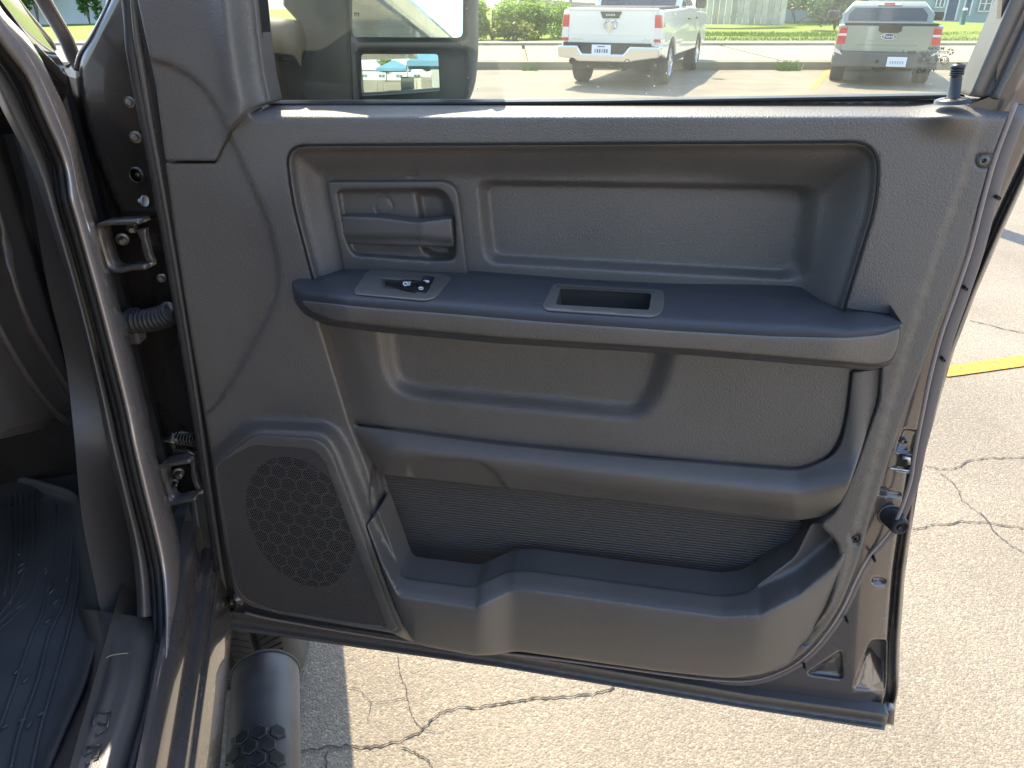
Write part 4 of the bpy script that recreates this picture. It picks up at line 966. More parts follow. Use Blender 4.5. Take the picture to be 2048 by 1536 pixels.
cracks = [([(590,1502),(640,1496),(700,1490),(760,1490),(830,1470),(880,1425),(960,1410),(1030,1405),(1080,1395),(1150,1392),(1230,1375)], .004),
          ([(795,1310),(800,1345),(812,1380),(820,1420),(838,1450),(870,1465)], .0018), ([(812,1395),(775,1402),(742,1402),(720,1380),(690,1372)], .0015),
          ([(800,1495),(840,1510),(865,1536)], .003), ([(655,1500),(652,1536)], .003), ([(742,1402),(735,1440)], .0015),
          ([(1828,1058),(1870,1048),(1930,1043),(1985,1045),(2060,1058)], .004), ([(1850,930),(1900,938),(1950,920),(1995,915),(2060,914)], .004),
          ([(1880,945),(1915,975),(1925,1000),(1965,1030),(2000,1075),(2060,1110)], .003), ([(1940,640),(1980,650),(2060,668)], .006)]
addmesh('asphalt_crack', *join([ribbon('c', p, w*.5, None, jit=w*1.2) for p, w in cracks]), M['crack'], smooth=False, kind='structure')
addmesh('parking_line', *join([ribbon('l', [(1880,744),(1960,733),(2060,719)], .050, None, z=.006, pl=level(.006))]), M['yellow'], smooth=False, kind='structure')
# ------------------------------------------------------------------ the two parked pickups beyond the glass
M['tyre_far'] = mat('black tyre', (.025, .025, .025), .8); M['rim'] = mat('bright alloy rim', (.65, .66, .68), .25, metal=.9)
M['chrome'] = mat('chrome bumper', (.75, .76, .78), .10, metal=1.); M['carglass'] = mat('dark car glass', (.03, .04, .05), .05, spec=.9)
M['lampred'] = mat('red lamp lens', (.55, .01, .015), .15, coat=1.); M['lampclear'] = mat('pale lamp lens', (.75, .68, .66), .15, coat=1.)
M['under'] = mat('dark underbody', (.02, .02, .02), .8); M['plate'] = mat('white number plate', (.72, .76, .80), .4); M['plate_ink'] = mat('dark plate figures', (.05, .07, .18), .5)
def unit(base, head, z0=0.):
    c, s = math.cos(head), math.sin(head)
    return lambda x, y, z: np.array([base[0]+x*c+y*s, base[1]-x*s+y*c, z0+z])
def car(name, label, cat, base, head, p):
    W = unit(base, head); t = Thing(name, label, cat, W(0, p['L']/2, 0)); k = dict(thing=t); hw = p['W']/2
    def tumble(u, v, a): f = 1-max(0, v-p['belt']*.72)*.06; return W(a*f, u, v)
    rear, front, wr = p['rear'], p['front'], p['wr']
    def arch(c, up): return [(c+(wr+.07)*math.cos(q)*up, .30+(wr+.07)*max(0, math.sin(q))+.0) for q in np.linspace(math.pi, 0, 11)] if up > 0 else []
    L, zb, bt = p['L'], p['zb'], p['belt']
    low = [(rear-(wr+.08), zb)]+[(rear+(wr+.08)*math.cos(q), wr+(wr+.06)*math.sin(q)) for q in np.linspace(math.pi-.35, .35, 9)]+[(rear+wr+.08, zb), (front-wr-.08, zb)]+[(front+(wr+.08)*math.cos(q), wr+(wr+.06)*math.sin(q)) for q in np.linspace(math.pi-.35, .35, 9)]+[(front+wr+.08, zb), (L-.1, zb+.1)]
    prof = low+[(L, .62), (L-.02, p['hood']-.18), (L-.15, p['hood']-.06), (p['cowl'], p['hood']), (p['cowl']-.1, bt), (.16, bt), (.10, bt-.03), (.10, zb+.10)]
    V, F = prism_v(prof, -hw, hw, tumble); o = addmesh('body', V, F, p['paint'], smooth=False, **k); bevel(o, .035, 3, 40)
    # dark tub between the wheels
    V, F = box_v((0, 0, 0), (p['W']*.80, L*.86, .30)); addmesh('underbody', [W(v[0], v[1]+L*.5, v[2]+.47) for v in V], F, M['under'], smooth=False, **k)
    V, F = join([box_v((0, rear, wr*.95), (p['W']*.8, .12, .12)), lathe_v((0, rear, wr*.95), (0, 1, 0), [(-.16, .08), (0, .16), (.16, .08)], 12), box_v((.25, .6, .42), (.3, .5, .16)), box_v((0, .25, .42), (.08, .4, .08))])
    addmesh('rear_axle', [W(*v) for v in V], F, M['under'], smooth=False, **k)
    # cab
    cb, ct = p['cabb'], p['roof']; w0, w1 = hw*.93, hw*.78
    st = [(cb, bt-.04, w0), (cb+.12, bt+.14, w0*.985), (cb+.20, ct-.08, w1*1.02), (cb+.32, ct, w1*.95), (p['cowl']-1.0, ct+.01, w1*.95), (p['cowl']-.80, ct-.06, w1), (p['cowl']+.02, bt-.04, w0)]
    V = [W(s_*w_, y, z) for s_ in (-1, 1) for y, z, w_ in st]; n = len(st); F = [tuple(range(n)), tuple(range(n, 2*n))[::-1]]+[(i, n+i, n+(i+1) % n, (i+1) % n) for i in range(n)]
    o = addmesh('cab', V, F, p['paint'], smooth=False, **k); bevel(o, .03, 3, 25)
    def pane(nm, a, pts, m, off): return addmesh(nm, [W(x, y, z) for x, y, z in pts], [tuple(range(len(pts)))], m, smooth=False, parent=a, thing=t)
    yy = lambda z: cb+.12+(z-bt-.14)/(ct-.08-bt-.14)*.08 if z > bt+.14 else cb+.12*(z-bt+.04)/.18
    zl, zh = bt+.03, ct-.11
    sw = p['W']*.5
    pane('rear_window', o, [(-w0*.86, yy(zl)-.012, zl), (w0*.86, yy(zl)-.012, zl), (w0*.87, yy(bt+.14)-.012, bt+.14), (w1*.88, yy(zh)-.014, zh), (-w1*.88, yy(zh)-.014, zh), (-w0*.87, yy(bt+.14)-.012, bt+.14)], M['carglass'], 0)
    def wx(z): return np.interp(z, [bt-.04, ct-.08], [w0, w1*1.02])+.012
    for s_ in (-1, 1):
        for ya, yb_, yc, yd in ((cb+.28, cb+.36, (cb+p['cowl'])/2-.15, (cb+p['cowl'])/2-.12), ((cb+p['cowl'])/2-.02, (cb+p['cowl'])/2, p['cowl']-.42, p['cowl']-.98)):
            pane('side_window', o, [(s_*wx(zl), ya, zl), (s_*wx(zl), yc+(.12 if yd < yc else 0), zl), (s_*wx(zh), yd, zh), (s_*wx(zh), yb_, zh)], M['carglass'], 0)
    V, F = box_v((0, 0, 0), (w1*.8, .05, .05)); hl = addmesh('high_brake_lamp', [W(v[0]*.75, v[1]+cb+.235, v[2]+ct-.035) for v in V], F, M['chrome'], smooth=False, **k)
    V, F = box_v((0, 0, 0), (.2, .06, .045)); addmesh('lamp_lens', [W(v[0], v[1]+cb+.225, v[2]+ct-.035) for v in V], F, M['lampred'], smooth=False, parent=hl, thing=t)
    # tailgate
    tg = [(-hw*.86, bt-p['tg']), (hw*.86, bt-p['tg']), (hw*.87, bt-.01), (-hw*.87, bt-.01)]
    V, F = prism_v(tg, .055, .16, lambda u, v, a: W(u, a, v)); g = addmesh('tailgate', V, F, p['paint'], smooth=False, **k); bevel(g, .02, 2)
    kg = dict(parent=g, thing=t)
    V, F = prism_v([(-hw*.88, bt-.015), (hw*.88, bt-.015), (hw*.88, bt+.03), (-hw*.88, bt+.03)], .045, .30, lambda u, v, a: W(u, a, v)); bevel(addmesh('tailgate_cap', V, F, p['cap'], smooth=False, **kg), .012, 2)
    V, F = prism_v(p['handle'], .035, .10, lambda u, v, a: W(u, a, v)); addmesh('tailgate_handle', V, F, M['black_gloss'], smooth=False, **kg)
    p['extra'](W, t, k, kg, hw)
    # lamps
    for s_ in (-1, 1):
        l = None
        for nm, z0, z1, m, gr in p['lamps']:
            V, F = prism_v([(s_*(hw-.015), z0), (s_*(hw-p['lw']), z0), (s_*(hw-p['lw']*.98), z1), (s_*(hw-.03), z1)], .04, .30, lambda u, v, a: W(u*(1-max(0, v-bt*.72)*.06)+s_*.02*(a > .1), a, v))
            if l is None: l = addmesh('tail_lamp', V, F, m, smooth=False, **k); bevel(l, .01, 2)
            else: addmesh('lamp_segment', V, F, m, smooth=False, parent=l, thing=t)
    # wheels
    for yy_ in (rear, front):
        for s_ in (-1, 1):
            c = W(s_*(hw-.14), yy_, wr); ax = W(s_, 0, 0)-W(0, 0, 0)
            w = addmesh('wheel', *lathe_v(c, ax, [(-.13, wr*.62), (-.13, wr*.94), (-.10, wr), (.10, wr), (.13, wr*.94), (.13, wr*.66), (.11, wr*.64), (.07, wr*.62)], 28), M['tyre_far'], **k)
            fwd = W(0, 1, 0)-W(0, 0, 0); sp_ = [lathe_v(c, ax, [(.05, wr*.64), (.12, wr*.64), (.125, wr*.60), (.07, wr*.56)], 24), lathe_v(c, ax, [(.06, .10), (.12, .09), (.13, .05)], 12)]
            for q in range(6):
                a = q*math.pi/3; d_ = fwd*math.cos(a)+UZ*math.sin(a); e_ = -fwd*math.sin(a)+UZ*math.cos(a)
                sp_.append(([c+ax*h+d_*r_+e_*e2 for h in (.07, .115) for r_, e2 in ((.05, -.045), (wr*.6, -.03), (wr*.6, .03), (.05, .045))], [(0, 1, 2, 3), (7, 6, 5, 4), (0, 4, 5, 1), (2, 6, 7, 3), (1, 5, 6, 2), (3, 7, 4, 0)]))
            addmesh('rim', *join(sp_), M['rim'], smooth=False, parent=w, thing=t)
    for s_ in (-1, 1):
        V, F = box_v((0, 0, 0), p['mirror']); o = addmesh('wing_mirror', [W(v[0]+s_*(hw+.12), v[1]+p['cowl']-.55, v[2]+bt+.10) for v in V], F, p['mpaint'], smooth=False, **k); bevel(o, .04, 3)
    return t
M['whitepaint'] = mat('warm white car paint', (.78, .75, .68), .3, coat=1.)
def ram_extra(W, t, k, kg, hw):
    B = lambda c, s: box_v(c, s)
    # chrome bumper with a dropped centre
    pts = [(-hw, .74), (-hw*.60, .74), (-hw*.50, .61), (hw*.30, .61), (hw*.42, .74), (hw, .74), (hw*.99, .56), (hw*.55, .50), (hw*.42, .47), (-hw*.55, .47), (-hw*.66, .50), (-hw*.99, .54)]
    V, F = prism_v(pts, -.13, .12, lambda u, v, a: W(u, a, v)); b = addmesh('rear_bumper', V, F, M['chrome'], smooth=False, **k); bevel(b, .03, 3)
    kb = dict(parent=b, thing=t)
    V, F = prism_v([(-hw*.92, .735), (hw*.80, .735), (hw*.80, .79), (-hw*.92, .79)], -.02, .10, lambda u, v, a: W(u, a, v)); addmesh('step_pad', V, F, M['under'], smooth=False, **kb)
    V, F = prism_v([(-hw*.48, .59), (hw*.30, .59), (hw*.38, .76), (-hw*.56, .76)], -.10, .08, lambda u, v, a: W(u, a, v)); addmesh('plate_recess', V, F, M['under'], smooth=False, **kb)
    V, F = box_v((0, 0, 0), (.36, .02, .19)); pl = addmesh('number_plate', [W(v[0]-.12, v[1]-.115, v[2]+.67) for v in V], F, M['plate'], smooth=False, **kb)
    V, F = join([box_v((-.12+(q-2.5)*.045, -.128, .66), (.026 if q % 3 else .016, .004, .065)) for q in range(6)]+[box_v((-.12, -.128, .735), (.14, .004, .015))])
    addmesh('plate_figures', [W(*v) for v in V], F, M['plate_ink'], smooth=False, **kb)
    for x in (-hw*.70, hw*.40):
        V, F = lathe_v((0, 0, 0), (0, -1, 0), [(0, .055), (.10, .055), (.10, .042), (.03, .040)], 16); addmesh('exhaust_tip', [W(v[0]+x, v[1]-.04, v[2]+.48) for v in V], F, M['under'], **k)
    # horned head badge, as a low relief
    z = 1.08
    hd = [(0, -.13), (.028, -.06), (.05, .0), (.04, .055), (.0, .07), (-.04, .055), (-.05, .0), (-.028, -.06)]
    V, F = join([prism_v(hd, .025, .06, lambda u, v, a: W(u-.02, a, v+z))]+[tube_v([W(-.02+s*q[0], .035, z+q[1]) for q in ((.02, .06), (.075, .085), (.115, .04), (.105, -.03), (.07, -.055))], [.022, .026, .024, .018, .010], 8) for s in (-1, 1)])
    addmesh('tailgate_badge', V, F, M['chrome'], smooth=False, **kg)
    for x in (-.74, .62):
        V, F = join([box_v((x+i*.045, .046, .86), (.030, .008, .028)) for i in range(5)]); addmesh('badge_lettering', [W(*v) for v in V], F, M['rim'], smooth=False, **kg)
    V, F = join([box_v((q, .033, bt_r-.085), (.012, .006, .03)) for q in (-.09, -.06, -.03, .0, .03, .06)]); addmesh('handle_marks', [W(*v) for v in V], F, M['rim'], smooth=False, **kg)
    V, F = box_v((0, 0, 0), (hw*1.76, .012, .02)); addmesh('tailgate_crease', [W(v[0], v[1]+.052, v[2]+.93) for v in V], F, M['whitepaint'], smooth=False, **kg)
    V, F = box_v((0, 0, 0), (hw*1.78, 2.0, .05)); o = addmesh('bed_cover', [W(v[0], v[1]+1.15, v[2]+bt_r+.02) for v in V], F, M['under'], smooth=False, **k); bevel(o, .02, 2)
    for s in (-1, 1):
        for y in (3.0, 4.05):
            V, F = box_v((0, 0, 0), (.03, .20, .03)); addmesh('door_handle', [W(v[0]+s*(hw+.0), v[1]+y-.1, v[2]+1.13) for v in V], F, M['black_gloss'], smooth=False, **k)
bt_r = 1.34
car('parked_pickup', 'white full size pickup with chrome rear bumper parked nose-in at the kerb', 'pickup truck', (1.80, 15.2), R(21),
    dict(L=5.6, W=1.92, belt=bt_r, zb=.50, rear=1.18, front=4.62, wr=.40, hood=1.27, cowl=4.05, cabb=2.1, roof=1.86, tg=.60, paint=M['whitepaint'], cap=M['whitepaint'], mpaint=M['black_gloss'],
         handle=[(-.16, bt_r-.14), (.14, bt_r-.14), (.19, bt_r-.03), (-.21, bt_r-.03)], lamps=[('a', 1.05, 1.26, M['lampred'], 0), ('b', .86, 1.05, M['lampclear'], 0), ('c', .82, .87, M['lampred'], 0)], lw=.15, mirror=(.22, .12, .24), extra=ram_extra))
M['sage'] = mat('grey green car paint', (.27, .29, .24), .3, metal=.3, coat=1.)
M['cladding'] = mat('grey bumper plastic', (.10, .10, .09), .6)
bt_m = 1.08
def mav_extra(W, t, k, kg, hw):
    V, F = prism_v([(-hw, .34), (hw, .34), (hw, .55), (hw*.88, .61), (-hw*.88, .61), (-hw, .55)], -.07, .14, lambda u, v, a: W(u, a, v)); b = addmesh('rear_bumper', V, F, M['cladding'], smooth=False, **k); bevel(b, .03, 3)
    kb = dict(parent=b, thing=t)
    V, F = box_v((0, 0, 0), (.34, .02, .17)); addmesh('number_plate', [W(v[0]+.22, v[1]-.082, v[2]+.45) for v in V], F, M['plate'], smooth=False, **kb)
    V, F = join([box_v((.22+(q-2.5)*.043, -.094, .44), (.022, .004, .05)) for q in range(6)]); addmesh('plate_figures', [W(*v) for v in V], F, mat('faint plate figures', (.35, .40, .42), .5), smooth=False, **kb)
    V, F = lathe_v((0, 0, 0), (0, -1, 0), [(0, .03), (.012, .03), (.013, .01)], 12); addmesh('tow_cap', [W(v[0]-.12, v[1]-.07, v[2]+.45) for v in V], F, M['under'], **kb)
    # oval emblem: dark oval with a pale script
    el = lambda a, b_, y0, y1, z: prism_v([(a*math.cos(q), b_*math.sin(q)) for q in np.linspace(0, 2*math.pi, 25)[:-1]], y0, y1, lambda u, v, d: W(u, d, v+z))
    V, F = el(.135, .058, .035, .06, bt_m-.20); em = addmesh('oval_emblem', V, F, M['chrome'], smooth=False, **kg)
    V, F = el(.120, .046, .028, .05, bt_m-.20); addmesh('emblem_field', V, F, mat('dark blue emblem', (.04, .07, .14), .2), smooth=False, **kg)
    V, F = text_mesh('Ford', .095, .003); addmesh('emblem_script', [W(x*1.05, .024-z_, bt_m-.20+y_*.8) for x, y_, z_ in V], F, M['white_ink'], smooth=False, **kg)
    V, F = prism_v([(-.56, bt_m-.36), (.56, bt_m-.36), (.50, bt_m-.275), (-.50, bt_m-.275)], .052, .10, lambda u, v, a: W(u, a, v)); bevel(addmesh('tailgate_pressing', V, F, M['sage'], smooth=False, **kg), .01, 2)
    V, F = box_v((0, 0, 0), (hw*1.62, .9, .02)); addmesh('bed_floor', [W(v[0], v[1]+.7, v[2]+bt_m-.01) for v in V], F, M['under'], smooth=False, **k)
    for s in (-1, 1):
        V, F = prism_v([(s*hw, .60), (s*(hw-.16), .55), (s*(hw-.10), .62), (s*hw, .68)], -.075, .1, lambda u, v, a: W(u, a, v)); addmesh('reflector', V, F, M['lampclear'], smooth=False, **kb)
        V, F = box_v((0, 0, 0), (.18, .14, .30)); o = addmesh('seat_headrest', [W(v[0]+s*.38, v[1]+2.9, v[2]+bt_m+.16) for v in V], F, M['under'], smooth=False, **k); bevel(o, .03, 2)
car('parked_pickup', 'small grey green pickup with red and white tail lamps parked nearest the white column', 'pickup truck', (7.12, 15.6), R(21),
    dict(L=4.5, W=1.84, belt=bt_m, zb=.42, rear=.98, front=3.95, wr=.345, hood=1.02, cowl=3.35, cabb=1.55, roof=1.45, tg=.48, paint=M['sage'], cap=M['under'], mpaint=M['black_gloss'],
         handle=[(-.20, bt_m-.10), (-.14, bt_m-.14), (.14, bt_m-.14), (.20, bt_m-.10), (.20, bt_m-.0), (-.20, bt_m-.0)], lamps=[('a', .92, 1.03, M['lampred'], 0), ('b', .88, .92, M['lampclear'], 0), ('c', .74, .88, M['lampred'], 0)], lw=.17, mirror=(.24, .12, .17), extra=mav_extra))
# ------------------------------------------------------------------ street edge beyond the car park
M['concrete'] = mat('pale weathered concrete', (.25, .225, .155), .85, noise=(1.5, .12), bump=('noise', 60, .3, .004))
M['concrete2'] = mat('kerb concrete', (.28, .25, .17), .85, noise=(2, .15))
M['lawn'] = mat('lawn', (.17, .23, .010), .9, noise=(.8, .25), bump=('noise', 40, .8, .03))
def box(name, c, s, m, rot=None, bev=0, **k):
    V, F = box_v(c, s, rot); o = addmesh(name, V, F, m, smooth=False, **k)
    if bev: bevel(o, bev, 2)
    return o
def Xat(px, d, y=60):     # lateral position of a sight line at ground distance d
    v = dirs(np.array([px, y], float)); return float(v[0]/v[1]*d)
walk = box('pavement', (0, 22.4, .05), (160, 5.9, .08), M['concrete'], kind='structure')
jx = [Xat(1052, 20, 105)+6.1*i for i in range(-8, 9)]
for i in range(len(jx)-1):
    o = box('pavement_slab', ((jx[i]+jx[i+1])/2, 22.4, .135), (jx[i+1]-jx[i]-.09, 5.86, .09), M['concrete'], bev=.012, parent=walk)
kerb = box('kerb', (0, 19.35, .06), (160, .22, .22), M['concrete2'], bev=.02, kind='structure')
edge = box('garden_kerb', (0, 26.0, .14), (160, 1.2, .22), M['concrete2'], bev=.02, kind='structure')
def lawn_mesh():
    V = []; F = []; n, m_ = 90, 24
    for j in range(m_):
        for i in range(n):
            x, y = -60+i*140/(n-1), 26.6+j*60/(m_-1); V.append((x, y, .22+.10*math.sin(x*.35+1)*min(1, j/4)+.05*math.sin(y*.9)))
    for j in range(m_-1):
        for i in range(n-1): F.append((j*n+i, j*n+i+1, (j+1)*n+i+1, (j+1)*n+i))
    return V, F
addmesh('lawn', *lawn_mesh(), M['lawn'], kind='structure')
M['blade'] = mat('grass blades', (.18, .25, .012), .7)
def grass(name, x0, x1, y0, y1, n, h, m, z=.2, spread=.35, kind='stuff'):
    V = []; F = []; q = random.Random(int(x0*10)+n)
    for i in range(n):
        x, y = q.uniform(x0, x1), q.uniform(y0, y1); a = q.uniform(0, math.pi); hh = h*q.uniform(.5, 1.2); w = .012+h*.05; lx, ly = q.uniform(-1, 1)*hh*spread, q.uniform(-1, 1)*hh*spread
        k = len(V); V += [(x-w*math.cos(a), y-w*math.sin(a), z), (x+w*math.cos(a), y+w*math.sin(a), z), (x+lx, y+ly, z+hh)]; F.append((k, k+1, k+2))
    return addmesh(name, V, F, m, smooth=False, kind=kind)
grass('lawn_grass', Xat(1380, 27), Xat(2060, 27)+8, 26.7, 33, 16000, .10, M['blade'])
# leaves: many small faces spread through a crown
def leaves(blobs, n, size, seed):
    q = random.Random(seed); V = []; F = []
    tot = sum(b[3] for b in blobs)
    for cx, cy, cz, wgt, rx, ry, rz in blobs:
        for _ in range(int(n*wgt/tot)):
            u = Vector((q.gauss(0, 1), q.gauss(0, 1), q.gauss(0, 1))).normalized()*(q.random()**.4)
            p = Vector((cx+u.x*rx, cy+u.y*ry, cz+u.z*rz)); s = size*q.uniform(.5, 1.4)
            a = Vector((q.gauss(0, 1), q.gauss(0, 1), q.gauss(0, .6))).normalized(); b = a.cross(Vector((q.gauss(0, 1), q.gauss(0, 1), 1))).normalized()
            k = len(V); V += [p-a*s, p+b*s*.45, p+a*s, p-b*s*.45]; F.append((k, k+1, k+2, k+3))
    return [tuple(v) for v in V], F
def leafmat(name, c): 
    m = mat(name, c, .55, noise=(6, .35)); b = m.node_tree.nodes['Principled BSDF']; b.inputs['Transmission Weight'].default_value = 0
    n = m.node_tree.nodes; l = m.node_tree.links; t = n.new('ShaderNodeBsdfTranslucent'); t.inputs[0].default_value = (c[0]*1.6, c[1]*1.6, c[2], 1); mx = n.new('ShaderNodeMixShader'); mx.inputs[0].default_value = .45
    l.new(b.outputs[0], mx.inputs[1]); l.new(t.outputs[0], mx.inputs[2]); l.new(mx.outputs[0], n['Material Output'].inputs[0]); return m
M['leaf_bright'] = leafmat('bright green leaves', (.16, .26, .025)); M['leaf_dark'] = leafmat('dark green leaves', (.04, .08, .025)); M['leaf_mid'] = leafmat('mid green leaves', (.08, .16, .03))
M['bark'] = mat('grey brown bark', (.16, .13, .10), .9, noise=(8, .3))
M['leaf_dry'] = leafmat('yellow green leaves', (.20, .23, .03))
def shrub(label, x, y, rx, rz, n, m, seed, size=.07, name='shrub', group=None, cat='shrub', z=.2):
    t = Thing(name, label, cat, (x, y, z), group); q = random.Random(seed)
    bl = [(x+q.uniform(-.7, .7)*rx, y+q.uniform(-.5, .5)*rx*.7, z+rz*q.uniform(.30, 1.0), q.uniform(.5, 1), rx*q.uniform(.25, .5), rx*.35, rz*q.uniform(.22, .40)) for _ in range(9)]
    addmesh('foliage', *leaves(bl, n, size, seed), m, thing=t, smooth=False)
    addmesh('stem', *join([tube_v([(x, y, z), (x+q.uniform(-.4, .4)*rx, y, z+rz*.8)], [.03, .012], 6) for _ in range(5)]), M['bark'], thing=t)
    return t
gx = Xat(960, 27.5)
shrub('bright green leafy shrub just right of the towing mirror', Xat(985, 27.6), 27.6, 1.25, 1.15, 5200, M['leaf_bright'], 1)
shrub('bright green leafy shrub directly left of the white pickup', Xat(1075, 28), 28.0, 1.25, 1.05, 5200, M['leaf_bright'], 2)
shrub('yellow green low shrub between the two bright shrubs at the garden kerb', Xat(1030, 27.0), 27.0, .8, .55, 1800, M['leaf_dry'], 3)
shrub('dark shrub on the lawn left of the grey green pickup', Xat(1668, 36), 36, 1.3, 1.5, 4200, M['leaf_dark'], 4)
def tree(label, x, y, h, r, m, seed, n=7000, size=.16, group=None):
    t = Thing('leafy_tree', label, 'tree', (x, y, 0), group); q = random.Random(seed)
    tr = [tube_v(cr([(x, y, 0), (x+.1, y, h*.25), (x-.1, y+.1, h*.5), (x+.1, y, h*.8)], 5), [.20*(1-.045*i) for i in range(16)], 10)]
    for _ in range(7):
        a = q.uniform(0, 6.28); z0 = h*q.uniform(.3, .6); tr.append(tube_v([(x, y, z0), (x+math.cos(a)*r*.5, y+math.sin(a)*r*.5, z0+h*.15), (x+math.cos(a)*r*.8, y+math.sin(a)*r*.8, z0+h*.3)], [.09, .06, .02], 7))
    addmesh('trunk', *join(tr), M['bark'], thing=t)
    bl = [(x+q.uniform(-.7, .7)*r, y+q.uniform(-.7, .7)*r, h*q.uniform(.40, .95), q.uniform(.5, 1), r*q.uniform(.3, .5), r*q.uniform(.3, .5), h*q.uniform(.10, .18)) for _ in range(13)]
    addmesh('crown', *leaves(bl, n, size, seed+50), m, thing=t, smooth=False); return t
tree('dark leafy tree with grey trunk behind the bright shrubs', Xat(1040, 36), 36, 5.5, 3.0, M['leaf_dark'], 11)
tree('broad tree behind the dark shrub on the lawn', Xat(1600, 47), 47, 7, 3.5, M['leaf_mid'], 12)
# pale posts between shrubs and pickup
M['post'] = mat('pale weathered timber', (.36, .33, .28), .8, noise=(3, .2))
for px, lb in ((1062, 'pale round garden post left of centre behind the shrubs'), (1098, 'pale round garden post nearest the white pickup')):
    tag(addmesh('garden_post', *tube_v([(Xat(px, 33), 33, .1), (Xat(px, 33), 33, 2.6)], .09, 10), M['post']), lb, 'post', 'posts behind the shrubs')
# board fence
bf = Thing('board_fence', 'pale wooden board fence at the back of the lawn beside the white pickup', 'fence', (Xat(1450, 41), 41, .2))
x = Xat(1385, 41); k = 0; q = random.Random(5)
mats_b = [mat('weathered fence board', (.50*c, .45*c, .37*c), .85, noise=(3, .15)) for c in (.8, .95, 1.1)]
while x < Xat(1565, 41):
    w = .30; h = 2.2+q.uniform(-.03, .03); box('board', (x+w/2, 41+q.uniform(-.01, .01), .25+h/2), (w-.03, .03, h), mats_b[k % 3], thing=bf); x += w; k += 1
for z in (.6, 1.9): box('rail', ((Xat(1385, 41)+x)/2, 41.06, z), (x-Xat(1385, 41), .06, .1), mats_b[0], thing=bf)
# second fence behind the shrubs
rf = Thing('rail_fence', 'grey fence of horizontal boards behind the bright shrubs', 'fence', (Xat(1150, 34), 34, .2))
for i in range(6): box('board', (Xat(1140, 34), 34, .95+i*.27), (3.6, .04, .17), mats_b[i % 3], thing=rf, rot=Matrix.Rotation(R(3), 3, 'Y'))
for xx in (-1.75, 0, 1.75): box('post', (Xat(1140, 34)+xx, 34.08, 1.2), (.12, .12, 2.3), M['post'], thing=rf)
# buildings
M['bluewall'] = mat('blue grey painted wall', (.30, .37, .40), .8, noise=(1, .08)); M['palewall'] = mat('pale stucco wall', (.55, .58, .60), .85, noise=(1, .06))
M['doorblue'] = mat('dark blue door', (.05, .08, .16), .5); M['wintrim'] = mat('white window trim', (.75, .76, .76), .6); M['roof'] = mat('grey shingle roof', (.16, .15, .14), .9, noise=(4, .2))
M['winglass'] = mat('house window glass', (.10, .13, .16), .08, spec=.8)
def house(label, x0, x1, y, h, wall, openings, seed=0, name='house'):
    if y < 0: return house_b(label, x0, x1, y, h, wall, openings, name)
    t = Thing(name, label, 'building', ((x0+x1)/2, y, 0)); w = box('wall', ((x0+x1)/2, y+4, h/2), (x1-x0, 8, h), wall, thing=t)
    V, F = prism_v([(-1.0, h), (4, h+2.2), (9, h)], x0-.5, x1+.5, lambda u, v, a: (a, y+u, v)); addmesh('roof', V, F, M['roof'], thing=t, smooth=False)
    for kind_, xa, xb, za, zb_ in openings:
        if kind_ == 'door':
            o = box('door', ((xa+xb)/2, y-.03, (za+zb_)/2), (xb-xa, .08, zb_-za), M['doorblue'], thing=t); box('door_frame', ((xa+xb)/2, y-.02, (za+zb_)/2+.04), (xb-xa+.2, .06, zb_-za+.1), M['wintrim'], parent=o, thing=t)
        else:
            o = box('window', ((xa+xb)/2, y-.04, (za+zb_)/2), (xb-xa, .06, zb_-za), M['winglass'], thing=t)
            fr = [box_v(((xa+xb)/2, y-.07, z_), (xb-xa+.12, .05, .07)) for z_ in (za, zb_)]+[box_v((x_, y-.07, (za+zb_)/2), (.07, .05, zb_-za)) for x_ in (xa, (xa+xb)/2, xb)]+[box_v(((xa+xb)/2, y-.07, (za+zb_)/2), (xb-xa, .04, .04))]
            addmesh('window_frame', *join(fr), M['wintrim'], parent=o, thing=t, smooth=False)
    return t
def house_b(label, x0, x1, y, h, wall, openings, name):
    t = Thing(name, label, 'building', ((x0+x1)/2, y, 0)); box('wall', ((x0+x1)/2, y-4, h/2), (x1-x0, 8, h), wall, thing=t)
    box('roof', ((x0+x1)/2, y-4, h+.15), (x1-x0+.8, 8.8, .3), M['roof'], thing=t)
    for kind_, xa, xb, za, zb_ in openings:
        o = box('window', ((xa+xb)/2, y+.04, (za+zb_)/2), (xb-xa, .06, zb_-za), M['winglass'], thing=t)
        fr = [box_v(((xa+xb)/2, y+.07, z_), (xb-xa+.12, .05, .07)) for z_ in (za, zb_)]+[box_v((x_, y+.07, (za+zb_)/2), (.07, .05, zb_-za)) for x_ in (xa, (xa+xb)/2, xb)]
        addmesh('window_frame', *join(fr), M['wintrim'], parent=o, thing=t, smooth=False)
    return t
D1 = 48.
xs = lambda p_: Xat(p_, D1, 20)
house('blue grey house with two dark doors at the right beyond the lawn', xs(1850), xs(2120), D1, 3.0, M['bluewall'],
      [('window', xs(1868), xs(1884), .9, 1.7), ('door', xs(1893), xs(1912), .25, 2.2), ('door', xs(1928), xs(1938), .5, 2.2), ('window', xs(1955), xs(1978), .7, 1.5), ('window', xs(2010), xs(2040), .7, 1.9)])
house('blue house with pale windows behind the board fence', xs(1520), xs(1650), 46, 3.2, M['bluewall'],
      [('window', xs(1540), xs(1556), 1.1, 2.2), ('window', xs(1572), xs(1592), 1.1, 2.2), ('window', xs(1606), xs(1628), 1.1, 2.2)])
hedge = shrub('low clipped dark hedge at the foot of the blue house', xs(1580)*.93, 43.5, 3.6, 1.0, 5200, M['leaf_dark'], 21, name='hedge', cat='hedge', size=.09)
